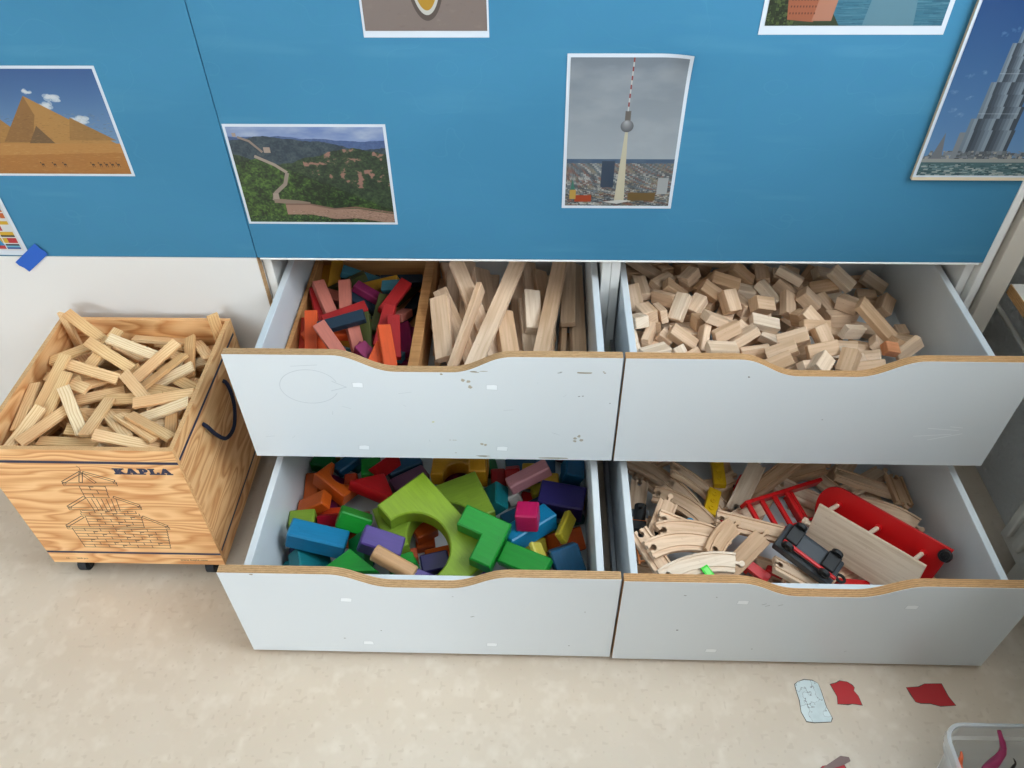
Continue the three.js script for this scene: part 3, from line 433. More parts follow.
  const planks = [
    [0.255,-0.078,-87,"n","thin beech plank on edge beside the tray wall"],
    [0.268,-0.062,-88,"p","beech plank next to the tray wall"],
    [0.282,0.059,-82,"q","short beech plank at the grip beside the tray"],
    [0.291,-0.127,-85,"p","beech plank at the back behind the leaning thick one"],
    [0.323,-0.079,-86,"p","beech plank with a square back end"],
    [0.352,-0.108,-88,"p","beech plank beside the white back gap"],
    [0.399,-0.158,-89,"p","beech plank under the longest slanted one"],
    [0.387,-0.099,-78,"q","short beech plank tilted at the back"],
    [0.470,-0.190,-91,"p","beech plank, back half of the middle row"],
    [0.470,-0.069,-89,"p","beech plank, straight in the middle row"],
    [0.500,-0.169,-91,"p","beech plank at the back under the stubby block"],
    [0.529,-0.108,-91,"p","beech plank under the second slanted one"],
    [0.496,0.026,-92,"p","beech plank at the front under the stubby block"],
    [0.543,-0.006,-92,"n","thin beech plank on edge in the end row"],
    [0.574,-0.064,-93,"n","thin beech plank on edge beside the widest plank"],
    [0.603,-0.079,-90,"l","wide brown beech plank along the drawer side"],
    [0.587,-0.137,-90,"p","beech plank at the back corner by the posts"],
    [0.381,0.047,-87,"p","beech plank under the slanted pair"],
    [0.446,-0.049,-90,"n","thin pale plank on edge beside the longest one"],
    [0.348,0.044,-85,"p","darker brown beech plank near the grip"],
    [0.313,0.052,-82,"q","thick pale plank resting on top near the tray"],
    [0.375,0.000,-68,"p","plank slanting under the longest one at the back"],
    [0.447,0.079,-73,"q","short plank slanting out at the front"],
    [0.360,0.151,-106,"n","thin pale plank on edge at the scooped grip"],
    [0.499,-0.037,-89,"s","short thick block on top of the middle planks"],
    [0.540,-0.023,-99,"l","long slanted plank on top near the posts"],
    [0.424,0.028,-100,"l","longest slanted plank on top across the drawer"],
  ];
  planks.forEach(([x, z, a, k, l], i) => { begin(4, i); plank(x, z, a * deg, k, { tries: 60, lean: 0.25, slack: 0.004 }, l);  });
}

// ---------------------------------------------------------------- lower drawer: rainbow blocks
{
  const X0 = -0.0175, X1 = 0.627, Z0 = 0.026, Z1 = 0.539, heap = new Heap(X0, X1, Z0, Z1, 0.0425);
  const C = { or: '#e0641a', bl: '#1286b8', db: '#155f8c', gr: '#16992f', dg: '#0f7a35', re: '#c41a20', pu: '#574190', dp: '#2a2263', ye: '#e0b23a', mu: '#d99a1c', oy: '#e08f2a', ma: '#8a1a58', cr: '#b3142f', li: '#93b42a', te: '#16818a', tg: '#4d8c90', nv: '#11405c', pk: '#d08f98', co: '#e36a4a', ro: '#d8461f', ob: '#c4521a', ol: '#b9a828', pl: '#6e4560', tn: '#d9a878', mg: '#c0135a', sr: '#b8424a', py: '#e2d25c', lm: '#8aa836', wh: '#d8d2cc' };
  const arch = (w, d, r) => { const s = new THREE.Shape(); s.moveTo(-w / 2, -d / 2); s.lineTo(-r, -d / 2); s.absarc(0, -d / 2, r, Math.PI, 0, true); s.lineTo(w / 2, -d / 2); s.lineTo(w / 2, d / 2); s.lineTo(-w / 2, d / 2); s.closePath(); return s; };
  const archParts = (w, d, h, r) => [[[0, 0, -(r / 2)], [w / 2, h / 2, (d - r) / 2]], [[-(w / 2 + r) / 2, 0, 0], [(w / 2 - r) / 2, h / 2, d / 2]], [[(w / 2 + r) / 2, 0, 0], [(w / 2 - r) / 2, h / 2, d / 2]], [[0.85 * r, 0, -0.36 * r], [0.15 * r, h / 2, (d - 0.72 * r) / 2]], [[-0.85 * r, 0, -0.36 * r], [0.15 * r, h / 2, (d - 0.72 * r) / 2]]];
  const kinds = {
    arch: (l, h, w) => ({ g: () => flat(arch(l, w, w * 0.62), h, 0.003, 20), p: archParts(l, w, h, w * 0.62) }),
    corner: (l, h, w) => { const a = 0.046; return { g: () => flat(poly([[-l / 2, w / 2], [-l / 2, w / 2 - a], [l / 2 - a, w / 2 - a], [l / 2 - a, -w / 2], [l / 2, -w / 2], [l / 2, w / 2]].reverse()), h, 0.003), p: [[[0, 0, -w / 2 + a / 2], [l / 2, h / 2, a / 2]], [[l / 2 - a / 2, 0, 0], [a / 2, h / 2, w / 2]]] }; },
    wedge: (l, h, w) => ({ g: () => flat(poly([[-l / 2, -w / 2], [l / 2, -w / 2], [0, w / 2]]), h, 0.002), p: [[[0, 0, w / 4], [l / 2, h / 2, w / 4]], [[0, 0, -w / 8], [l / 5, h / 2, w / 3]]] }),
    roof: (l, h, w) => ({ g: () => { const g = new THREE.ExtrudeGeometry(poly([[-w / 2, -h / 2], [w / 2, -h / 2], [0, h / 2]]), { depth: l - 0.002, bevelEnabled: true, bevelSize: 0.001, bevelThickness: 0.001, bevelOffset: -0.001, bevelSegments: 1 }); return soup(g.translate(0, 0, -l / 2).rotateY(Math.PI / 2), 0.4); }, p: [[[0, -h / 4, 0], [l / 2, h / 4, w / 2]], [[0, 0.1 * h, 0], [l / 2, h * 0.4, w / 6]]] }),
    rod: (l, h) => ({ g: () => soup(new THREE.LatheGeometry([[0, -l / 2], [h / 2 - 0.002, -l / 2], [h / 2, -l / 2 + 0.002], [h / 2, l / 2 - 0.002], [h / 2 - 0.002, l / 2], [0, l / 2]].map(([a, b]) => new THREE.Vector2(a, b)), 22).rotateZ(Math.PI / 2), 0.6), p: [[[0, 0, 0], [l / 2, h / 2, h * 0.4]]] }),
    box: (l, h, w) => ({ g: () => block(l, h, w, 0.003), p: whole(l, h, w) }),
  };
  const words = { arch: 'arch block', corner: 'corner shaped block', wedge: 'triangular block', roof: 'roof shaped block', rod: 'round rod', box: 'block' };
  const lay = (x, z, yaw, kind, d, c, opt, label) => {
    const k = kinds[kind](...d), r = heap.drop(k.p, x, z, yaw, opt); if (!r) return null;
    return settle(solo(kind === 'box' ? 'rainbow_block' : { arch: 'arch_block', corner: 'corner_block', wedge: 'triangle_block', roof: 'roof_block', rod: 'round_rod' }[kind], cached(['r', kind, ...d].join(), k.g), paint(C[c], 0.38), label ?? 'painted block half hidden at the bottom of the rainbow block drawer', 'block', 'rainbow blocks in the lower drawer'), r);
  };
  seed = 851;
  for (let i = 0; i < 160; i++) lay(rr(X0, X1), rr(Z0, Z1), rr(0, 3.14), 'box', pick([[0.085, 0.022, 0.042], [0.1, 0.022, 0.042], [0.06, 0.022, 0.042], [0.042, 0.022, 0.042]]), pick(['or', 'bl', 'dg', 're', 'dp', 'mu', 'db', 'te', 'ob', 'ma']), { tries: 12, ceiling: 0.0545 });
  const rows = [
    [0.002,0.135,-14,"box",[5,3,4],"dg","dark green * at the back behind the orange arch"],
    [-0.012,0.187,-81,"box",[6.5,3.4,3.6],"or","orange * standing by the drawer side at the back"],
    [-0.018,0.235,4,"box",[5,3,4],"oy","yellow orange * below the big orange one at the drawer side"],
    [0.021,0.238,-84,"box",[6,3,3.4],"ma","plum * below the orange arch"],
    [0.063,0.206,146,"arch",[9,4,5.5],"or","small orange * at the back"],
    [0.067,0.152,48,"box",[6,2.6,3],"db","dark blue * inside the small orange arch"],
    [0.102,0.136,-69,"box",[5,3,3],"mu","mustard * behind the orange arch"],
    [0.131,0.158,-81,"box",[5,3,4.5],"gr","green * at the back under the upper drawer"],
    [0.161,0.169,51,"roof",[7,3.5,4],"re","red * beside the purple one at the back"],
    [0.192,0.159,29,"box",[9,2.6,4],"pl","dull purple * at the back"],
    [0.063,0.255,-10,"box",[5,3,3.4],"ro","red patterned * below the orange arch"],
    [0.110,0.216,-81,"box",[4,3,3],"ro","red patterned * beside the crimson one"],
    [0.154,0.242,-12,"wedge",[11,3.4,6],"re","red * behind the lime arch"],
    [0.099,0.292,21,"roof",[11,4,5],"cr","crimson * in front of the orange arch"],
    [0.013,0.301,6,"box",[7.5,3,4],"or","flat orange * at the drawer side"],
    [0.025,0.313,1,"box",[5,3,3],"oy","yellow orange * under the flat orange one"],
    [0.071,0.333,7,"box",[4,3,3],"ob","brown orange * beside the green one"],
    [0.122,0.346,3,"box",[7,4,4],"gr","green * with a chipped corner under the lime arch"],
    [-0.013,0.330,7,"box",[5.5,4,4],"lm","lime * against the drawer side"],
    [-0.024,0.372,24,"box",[4,4,4],"dp","dark blue * in the front corner by the crate"],
    [-0.018,0.415,1,"box",[4,2.5,3],"te","small teal * in the front corner by the crate"],
    [0.036,0.413,7,"box",[8,4,4.5],"te","teal * under the long blue one"],
    [0.026,0.443,6,"box",[6,3,3],"pl","dull purple * at the front edge below the teal one"],
    [0.071,0.426,1,"box",[4,3,3],"lm","lime * at the front edge"],
    [0.110,0.412,1,"box",[5,3,4],"dp","dark violet * in the gap behind the flat green one"],
    [0.151,0.422,-81,"roof",[7,4.5,5],"dg","dark green * in front of the purple one"],
    [0.063,0.403,-6,"box",[12,4.2,4.8],"bl","long blue * on top by the crate side"],
    [0.319,0.156,-2,"arch",[13,4.2,6],"mu","mustard * at the back"],
    [0.303,0.170,1,"box",[5,3,3],"db","dark blue * under the mustard arch"],
    [0.383,0.183,-87,"box",[5,4,4],"mu","mustard * beside the mustard arch"],
    [0.428,0.139,-85,"box",[5,4,3.4],"re","first red * at the back"],
    [0.458,0.151,-88,"box",[5,4,3.4],"re","second red * at the back beside the yellow one"],
    [0.488,0.159,-89,"box",[5,4,3],"ye","yellow * at the back between red and blue"],
    [0.509,0.187,16,"box",[5,3,3],"ol","olive yellow * behind the pink one"],
    [0.523,0.155,-90,"box",[5,4,4.5],"db","dark blue * at the back beside the yellow one"],
    [0.564,0.160,-93,"box",[5,4,4.5],"tg","grey teal * at the back"],
    [0.602,0.187,-92,"box",[5,4,4.5],"db","dark blue * in the back corner"],
    [0.609,0.206,1,"box",[3.4,3,3.4],"ye","small yellow * in the back corner"],
    [0.562,0.205,1,"box",[4,3,3],"ye","yellow * behind the dark violet one"],
    [0.471,0.181,-72,"box",[4,3,3],"wh","white * beside the dark teal one"],
    [0.443,0.215,-86,"box",[6,4,5],"te","dark teal * behind the lime arch"],
    [0.506,0.218,24,"box",[10,3,3.4],"pk","pink * behind the dark blue plank"],
    [0.495,0.241,32,"box",[12,3,3.6],"nv","dark blue green * lying in front of the pink one"],
    [0.582,0.269,-10,"box",[10,5.5,6],"dp","big dark violet * at the drawer side"],
    [0.534,0.297,-31,"box",[5,4,3.4],"ol","yellow * between crimson and violet ones"],
    [0.477,0.308,-18,"box",[4.5,3,3.4],"sr","dull red * under the crimson cube"],
    [0.598,0.335,21,"box",[7,5,5],"ob","brown orange * at the drawer side"],
    [0.607,0.409,-92,"box",[8,5,6],"db","teal blue * in the front corner by the posts"],
    [0.544,0.361,7,"box",[5,3,3.4],"ol","yellow * below the bright blue one"],
    [0.540,0.401,9,"box",[5,3,4],"oy","orange yellow * below the bright blue one"],
    [0.566,0.443,9,"box",[5,3,4],"dg","dark green * at the front beside the teal blue one"],
    [0.386,0.408,1,"box",[5,3,4],"db","dark blue * at the front below the lime arch"],
    [0.389,0.435,1,"box",[5,3,3],"pu","purple * at the front edge below the lime arch"],
    [0.287,0.353,16,"box",[6,3,3.4],"or","orange * seen through the lime arch"],
    [0.274,0.326,34,"box",[5,3,3.4],"ob","brown orange * seen through the lime arch"],
    [0.296,0.403,29,"box",[6,3,4],"dp","dark violet * seen below the lime arch"],
    [0.237,0.380,15,"box",[5,3,3],"co","coral * seen through the lime arch"],
    [0.262,0.404,27,"box",[6,3,3.4],"dg","dark green * seen through the lime arch"],
    [0.278,0.424,-9,"box",[4,3,3],"ye","yellow * seen below the lime arch"],
    [0.304,0.303,18,"arch",[24,4.6,12],"lm","second large lime * lying under the first"],
    [0.284,0.375,-40,"arch",[24,5,12],"li","large lime * lying on top of the heap"],
    [0.220,0.406,23,"box",[5,3,3],"gr","small green * beside the tan rod"],
    [0.517,0.365,41,"box",[12,4.4,4.6],"bl","bright blue * on top beside the green corner piece"],
    [0.501,0.353,-89,"box",[4.6,4.6,4.6],"mg","crimson * on top, nearly a cube"],
    [0.575,0.392,-92,"box",[8,3,1.6],"ol","thin olive yellow * beside the teal blue one"],
    [0.514,0.414,-78,"box",[5,3.6,1.2],"py","thin pale yellow * leaning on the bright blue one"],
    [0.486,0.482,-24,"corner",[10,3,9],"gr","green * lying at the front edge"],
    [0.397,0.418,-24,"corner",[10,4.6,10],"gr","bright green * on top beside the lime arch"],
    [0.156,0.471,-3,"wedge",[13,3,5],"gr","bright green * lying at the scooped grip"],
    [0.195,0.421,-16,"box",[8.5,4.4,4.4],"pu","purple * on top below the lime arch"],
    [0.271,0.451,-2,"box",[5,3,3],"pu","purple * at the front end of the tan rod"],
    [0.235,0.493,-20,"rod",[9,3.4,3.4],"tn","plain wooden * on top at the scooped grip"],
  ];
  rows.forEach(([x, z, a, kind, d, c, l], i) => { begin(5, i); lay(x, z, a * deg, kind, d.map((q) => q / 100), c, { tries: 120, slack: 0.008, lean: 0.35, most: kind === 'box' && d[0] < 9 ? 0.8 : 0.3, reach: kind === 'rod' || kind === 'wedge' ? 0.005 : kind === 'box' ? (d[1] > 4.3 ? 0.012 : 0.03) : 0.02 }, l.replace('*', words[kind]));  });
}

// ---------------------------------------------------------------- lower drawer: train tracks and red toys
{
  const X0 = 0.7045, X1 = 1.3625, Z0 = 0.026, Z1 = 0.542, box = [X0, X1, Z0, Z1], heap = new Heap(...box, 0.0425), TW = 0.04, TH = 0.012;
  const profile = [[-0.02, -0.006], [0.02, -0.006], [0.02, 0.005], [0.019, 0.006], [0.0155, 0.006], [0.0155, 0.0025], [0.0095, 0.0025], [0.0095, 0.006], [-0.0095, 0.006], [-0.0095, 0.0025], [-0.0155, 0.0025], [-0.0155, 0.006], [-0.019, 0.006], [-0.02, 0.005]];
  function sweep(frames) { // profile (across, up) along frames of [x, z, direction]
    const pos = [], n = profile.length, ring = frames.map(([x, z, a]) => profile.map(([s, y]) => [x - Math.sin(a) * s, y, z + Math.cos(a) * s]));
    for (let i = 0; i + 1 < ring.length; i++) for (let k = 0; k < n; k++) { const a = ring[i][k], b = ring[i + 1][k], c = ring[i + 1][(k + 1) % n], d = ring[i][(k + 1) % n]; pos.push(...a, ...c, ...b, ...a, ...d, ...c); }
    const tri = THREE.ShapeUtils.triangulateShape(profile.map(([a, b]) => new THREE.Vector2(a, b)), []);
    for (const [a, b, c] of tri) { const s = ring[0], e = ring[ring.length - 1]; pos.push(...s[a], ...s[c], ...s[b], ...e[a], ...e[b], ...e[c]); }
    const g = new THREE.BufferGeometry(); g.setAttribute('position', new THREE.Float32BufferAttribute(pos, 3)); return g;
  }
  const ev = new Evaluator(); ev.attributes = ['position', 'normal']; ev.useGroups = false;
  const solid = (g) => { const b = new Brush(mergeVertices(toCreasedNormals(g, 0.4).deleteAttribute('uv'), 1e-7)); b.updateMatrixWorld(); return b; };
  function track(frames) {
    const [ax, az, aa] = frames[0], [bx, bz, ba] = frames[frames.length - 1], c = Math.cos, s = Math.sin;
    const hole = mergeGeometries([new THREE.CylinderGeometry(0.0066, 0.0066, 0.03, 16)].map((g) => g.toNonIndexed())).translate(ax + c(aa) * 0.011, 0, az + s(aa) * 0.011);
    const slot = new THREE.BoxGeometry(0.014, 0.03, 0.0062).rotateY(-aa).translate(ax + c(aa) * 0.004, 0, az + s(aa) * 0.004).toNonIndexed();
    let body = ev.evaluate(solid(sweep(frames)), solid(hole), SUBTRACTION); body = ev.evaluate(body, solid(slot), SUBTRACTION);
    const strip = (g) => { const q = g.index ? g.toNonIndexed() : g; for (const k of Object.keys(q.attributes)) if (k !== 'position') q.deleteAttribute(k); return q; };
    return { body: soup(strip(body.geometry), 0.4), peg: soup(mergeGeometries([strip(new THREE.BoxGeometry(0.012, 0.0118, 0.005).rotateY(-ba).translate(bx + c(ba) * 0.005, 0, bz + s(ba) * 0.005)), strip(new THREE.CylinderGeometry(0.0058, 0.0058, 0.0119, 14).translate(bx + c(ba) * 0.0125, 0, bz + s(ba) * 0.0125))]), 0.5) };
  }
  const line = (l) => ({ ...track([[-l / 2, 0, 0], [l / 2, 0, 0]]), p: [...whole(l, TH, TW), [[l / 2 + 0.009, 0, 0], [0.009, TH / 2, 0.006]]] });
  const bend = (R, A) => { const f = [], k = R * (1 - Math.cos(A / 2)) * 0.6; for (let i = 0; i <= 10; i++) { const a = -A / 2 + A * i / 10; f.push([R * Math.sin(a), R * (1 - Math.cos(a)) - k, a]); } const p = []; for (let i = 0; i < 4; i++) { const a = -A / 2 + A * (i + 0.5) / 4; p.push([[R * Math.sin(a), 0, R * (1 - Math.cos(a)) - k], [R * A / 8 + 0.004, TH / 2, TW / 2 + 0.001]]); } const e = f[10]; p.push([[e[0] + Math.cos(e[2]) * 0.009, 0, e[1] + Math.sin(e[2]) * 0.009], [0.009, TH / 2, 0.008]]); return { ...track(f), p }; };
  const T = { s: line(0.144), h: line(0.09), l: line(0.216), c: bend(0.2, 0.75), b: bend(0.2, 0.5), w: bend(0.3, 0.7) }, word = { s: 'straight', h: 'short straight', l: 'long straight', c: 'curved', b: 'short curved', w: 'wide curved' };
  const lay = (x, z, yaw, k, opt, label) => {
    const r = heap.drop(T[k].p, x, z, yaw, opt); if (!r) return null;
    const o = settle(thing('train_track', label ?? `${word[k]} wooden train track under the others in the track drawer`, 'train track', 'wooden tracks in the lower drawer'), r), m = pick(beechTones);
    part('track_bed', T[k].body, m, o); part('peg', T[k].peg, m, o); return o;
  };
  seed = 296;
  for (let i = 0; i < 130; i++) { const x = rr(X0, X1); lay(x, rr(Z0, Z1), rr(0, 6.28), pick(['s', 's', 'c', 'b', 'w']), { tries: 12, lean: 0.2, ceiling: 0.051 + 0.018 * clamp((1.22 - x) / 0.4) }); }
  const R = mat('#d01418', 0.35), G = mat('#3b4148', 0.5), K = M.black, N = beechTones[0], yel = mat('#e0b413', 0.4);
  const put = (o, parts, x, z, yaw, opt) => { const r = heap.drop(parts, x, z, yaw, opt); return settle(o, r); };
  const wheel = (r = 0.012, w = 0.009) => soup(new THREE.LatheGeometry([[0, -w / 2], [r * 0.9, -w / 2], [r, -w / 2 + 0.001], [r, w / 2 - 0.001], [r * 0.9, w / 2], [r * 0.72, w / 2], [r * 0.66, w / 2 - 0.002], [r * 0.3, w / 2 - 0.002], [r * 0.24, w / 2 + 0.001], [0, w / 2 + 0.001]].map(([a, b]) => new THREE.Vector2(a, b)), 18).rotateX(Math.PI / 2), 0.6);
  const toys = {
    frame(o) { // red open bed with rungs and a long arm
      part('side_beam', boxAt(-0.07, 0.07, -0.022, 0.022, 0.036, 0.042), R, o); part('side_beam', boxAt(-0.07, 0.15, -0.006, 0.022, -0.042, -0.034), R, o);
      for (let i = 0; i < 4; i++) part('rung', boxAt(-0.066 + i * 0.036, -0.056 + i * 0.036, 0.01, 0.018, -0.034, 0.036), R, o);
      part('end_board', boxAt(0.06, 0.068, -0.022, 0.01, -0.034, 0.036), R, o);
      for (const x of [-0.045, -0.01, 0.03]) part('rivet', soup(new THREE.SphereGeometry(0.0022, 8, 6).translate(x, -0.006, 0.042), 0.8), mat('#e8e6e2', 0.4), o);
      return [[[0, 0, 0], [0.07, 0.022, 0.042]], [[0.11, 0.008, -0.038], [0.042, 0.014, 0.004]]];
    },
    wagon(o) { // dark grey flat wagon on its side, chassis up
      part('bed', soup(new RoundedBoxGeometry(0.13, 0.024, 0.062, 1, 0.004)), G, o); part('deck', boxAt(-0.055, 0.055, 0.012, 0.017, -0.022, 0.022), G, o);
      part('chassis_bar', soup(new RoundedBoxGeometry(0.12, 0.007, 0.008, 2, 0.003).translate(0.004, 0.027, 0.02)), R, o, 'red bar');
      for (const x of [-0.043, 0.04]) { part('axle_block', boxAt(x - 0.014, x + 0.014, 0.012, 0.03, -0.026, 0.014, 0.002), K, o); for (const z of [-0.026, 0.027]) { part('wheel', wheel(), K, o).position.set(x, 0.03, z); } }
      part('hook', soup(new THREE.TorusGeometry(0.009, 0.003, 8, 14).rotateX(1.2).translate(0.074, 0.004, 0), 0.8), K, o);
      return [[[0, 0.008, 0], [0.068, 0.022, 0.032]]];
    },
    platform(o) { // beech board and red board held apart by pegs
      part('wooden_board', flat(poly([[-0.115, -0.052], [0.115, -0.052], [0.115, 0.045], [-0.115, 0.045]]), 0.007, 0.0008).rotateX(Math.PI / 2).translate(0, 0, 0.032), N, o, 'pale beech board');
      const s = new THREE.Shape(); s.moveTo(0.135, 0.074); s.lineTo(-0.095, 0.074); s.bezierCurveTo(-0.14, 0.074, -0.15, 0.03, -0.135, -0.01); s.lineTo(-0.125, -0.045); s.lineTo(0.12, -0.045); s.closePath();
      part('red_board', flat(s, 0.007, 0.0008, 14).rotateX(Math.PI / 2).translate(0, 0, -0.03), R, o, 'glossy red board with one round end');
      for (const x of [-0.095, -0.005, 0.09]) { const p = part('peg', soup(new THREE.CylinderGeometry(0.0048, 0.0048, 0.059, 12).rotateX(Math.PI / 2).translate(x, 0.038, 0.001), 0.6), N, o); part('peg_collar', soup(new THREE.CylinderGeometry(0.0068, 0.0068, 0.01, 12).rotateX(Math.PI / 2).translate(x, 0.038, -0.022), 0.6), R, p); }
      part('knob', soup(new THREE.LatheGeometry([[0, 0], [0.006, 0], [0.006, 0.008], [0.0085, 0.01], [0.0085, 0.018], [0, 0.02]].map(([a, b]) => new THREE.Vector2(a, b)), 14).rotateZ(Math.PI / 2).translate(-0.115, -0.01, 0.03), 0.6), N, o);
      part('wheel', wheel(0.013, 0.01), K, o).position.set(0.128, 0.06, -0.018);
      return [[[0, 0, 0.032], [0.115, 0.05, 0.004]], [[0, 0.005, -0.03], [0.14, 0.055, 0.004]], [[0, 0.04, 0], [0.1, 0.008, 0.03]]];
    },
    beam(o) { part('beam', boxAt(-0.035, 0.035, -0.006, 0.006, -0.011, 0.011), R, o); part('bracket', boxAt(-0.034, -0.006, -0.02, -0.006, -0.011, 0.011), R, o); return [[[0, -0.005, 0], [0.035, 0.014, 0.011]]]; },
    studs(o) { part('plate', boxAt(-0.038, 0.038, -0.008, 0.008, -0.014, 0.014), yel, o); for (const x of [-0.022, 0, 0.022]) part('stud', soup(new THREE.TorusGeometry(0.005, 0.0022, 8, 14).rotateX(Math.PI / 2).translate(x, 0.009, 0), 0.8), yel, o); return whole(0.076, 0.02, 0.028); },
    cap(o) { part('cup', soup(new THREE.LatheGeometry([[0, 0.009], [0.008, 0.009], [0.0095, 0.008], [0.0105, -0.009], [0.0085, -0.009], [0.0075, 0.006], [0, 0.006]].map(([a, b]) => new THREE.Vector2(a, b)), 16), 0.5), mat('#1d87b8', 0.4), o); return whole(0.02, 0.018, 0.02); },
    tag(o) { part('plate', soup(new RoundedBoxGeometry(0.024, 0.003, 0.017, 2, 0.0014)), mat('#3cd42c', 0.4), o); part('print', boxAt(-0.008, 0.008, 0.0015, 0.0018, -0.005, 0.005, 0.0001), mat('#7fe870', 0.5), o); return whole(0.024, 0.0036, 0.017); },
    engine(o) { part('boiler', soup(new THREE.CylinderGeometry(0.013, 0.013, 0.05, 16).rotateZ(Math.PI / 2).translate(-0.006, 0.008, 0), 0.6), K, o); part('cab', boxAt(0.012, 0.034, -0.01, 0.026, -0.015, 0.015, 0.002), K, o); part('frame', boxAt(-0.036, 0.036, -0.012, -0.004, -0.013, 0.013), G, o); part('stripe', boxAt(0.01, 0.0115, -0.004, 0.022, -0.0152, 0.0152, 0.0003), mat('#e2701c', 0.4), o); part('chimney', soup(new THREE.CylinderGeometry(0.005, 0.004, 0.014, 12).translate(-0.02, 0.026, 0), 0.6), K, o); for (const x of [-0.02, 0.02]) for (const z of [-0.016, 0.016]) part('wheel', wheel(0.009, 0.006), mat('#7d8288', 0.4), o).position.set(x, -0.012, z); return whole(0.072, 0.05, 0.038); },
    lattice(o) { for (let i = 0; i < 4; i++) part('bar', boxAt(-0.02 + i * 0.012, -0.017 + i * 0.012, -0.003, 0.003, -0.018, 0.018, 0.0005), mat('#c8763a', 0.5), o); for (const z of [-0.018, 0.018]) part('rail', boxAt(-0.024, 0.024, -0.003, 0.003, z - 0.002, z + 0.002, 0.0005), mat('#c8763a', 0.5), o); return whole(0.048, 0.006, 0.04); },
    clip(o) { part('body', soup(new RoundedBoxGeometry(0.05, 0.014, 0.018, 2, 0.005)), R, o); part('pin', soup(new THREE.CylinderGeometry(0.004, 0.004, 0.024, 10).rotateX(Math.PI / 2).translate(0.014, 0, 0), 0.6), K, o); return whole(0.05, 0.014, 0.024); },
  };
  const toyNames = { frame: ['red_toy_crane', 'toy'], wagon: ['toy_wagon', 'toy wagon'], platform: ['toy_platform', 'toy'], beam: ['red_beam', 'toy part'], studs: ['yellow_plate', 'toy part'], cap: ['blue_cap', 'toy part'], tag: ['green_tag', 'toy part'], engine: ['toy_engine', 'toy train'], lattice: ['orange_lattice', 'toy part'], clip: ['red_clip', 'toy part'] };
  const tilt = { platform: -0.38, wagon: 0.25, frame: 0.15 };
  const rows = [
    [1.186,0.156,-51,"s","straight wooden track at the back behind the red toys"],
    [1.277,0.153,41,"s","straight wooden track slanting at the back"],
    [1.327,0.172,-25,"s","straight wooden track in the back corner"],
    [1.123,0.138,19,"s","straight wooden track at the back under the upper drawer"],
    [1.128,0.205,-39,"s","wooden track behind the red arm"],
    [1.348,0.195,-92,"h","short wooden track in the dark back corner"],
    [0.796,0.176,-44,"w","wide curved track along the back by the posts"],
    [0.845,0.227,-54,"b","short curved track under the peg of another"],
    [1.059,0.169,22,"s","straight wooden track behind the thick ramp"],
    [0.746,0.201,-100,"h","narrow wooden track standing by the drawer side"],
    [1.313,0.249,-19,"c","curved track beyond the red board"],
    [1.360,0.375,51,"h","short track in the front corner under the window"],
    [0.941,0.147,-93,"studs","yellow plate with three round holes at the back"],
    [0.878,0.202,-27,"c","curved track with its peg at the back by the posts"],
    [0.899,0.262,74,"studs","yellow toy part under the curved track"],
    [0.739,0.289,-95,"engine","black toy engine on its side by the drawer wall"],
    [0.769,0.304,65,"s","straight track by the black engine"],
    [0.771,0.339,-108,"engine","black toy engine with an orange stripe"],
    [0.783,0.346,68,"h","short track beside the orange striped engine"],
    [0.832,0.277,-29,"c","long curved track lying over the pile by the posts"],
    [0.804,0.354,-16,"h","short forked track end under the blue cap"],
    [0.991,0.176,-120,"clip","red round clip behind the thick ramp"],
    [1.011,0.197,43,"s","thick grooved track sloping up to the back"],
    [0.940,0.278,14,"clip","red clip under the thick grooved track"],
    [0.984,0.271,24,"h","short track with a dark slot beside the red crane"],
    [1.034,0.283,33,"frame","red toy crane with rungs and a long arm"],
    [0.761,0.399,1,"clip","red clip under the front curved tracks"],
    [0.738,0.428,-85,"lattice","orange lattice piece in the front corner"],
    [0.746,0.445,-67,"s","straight track pointing at the front board by the posts"],
    [0.819,0.376,4,"c","uppermost of three nested curved tracks"],
    [0.810,0.415,4,"c","middle of three nested curved tracks"],
    [0.966,0.353,-6,"s","straight track with a round hole beside the crane"],
    [1.009,0.385,-19,"h","short dark stamped track beside the grey wagon"],
    [1.019,0.420,-27,"clip","red clip near the scooped grip"],
    [0.970,0.417,-40,"beam","red beam jutting to the front"],
    [0.931,0.394,45,"s","straight track leaning in front of the crane"],
    [0.887,0.391,51,"b","short curved track on top of the leaning straight one"],
    [0.837,0.455,8,"c","lowest of three nested curved tracks at the front"],
    [1.160,0.408,21,"b","short curved track beside the wooden board"],
    [1.169,0.445,6,"beam","red beam under the big wooden board"],
    [1.045,0.424,17,"h","short track at the scooped grip"],
    [1.063,0.450,-14,"s","straight track lying along the scooped grip"],
    [1.064,0.417,-37,"wagon","dark grey toy wagon with black wheels and a red bar"],
    [1.206,0.378,-45,"platform","big toy platform of a beech board and a red board on pegs"],
    [0.849,0.330,1,"cap","small blue cap on the curved track"],
    [0.846,0.480,-54,"tag","bright green tag at the front board"],
  ];
  rows.forEach(([x, z, a, k, l], i) => {
    begin(6, i);
    if (T[k]) { lay(x, z, a * deg, k, { tries: 60, lean: 0.3, slack: 0.006, reach: 0.014 }, l); return; }
    const o = thing(toyNames[k][0], l, toyNames[k][1]), p = toys[k](o);
    put(o, p, x, z, a * deg, { tries: k === 'platform' ? 12 : 40, lean: k === 'platform' ? 0.12 : 0.25, most: 0.25, slack: 0.005, start: tilt[k] ? new THREE.Quaternion().setFromAxisAngle(V(1, 0, 0), tilt[k]) : undefined }); 
  });
}

seed = 77;
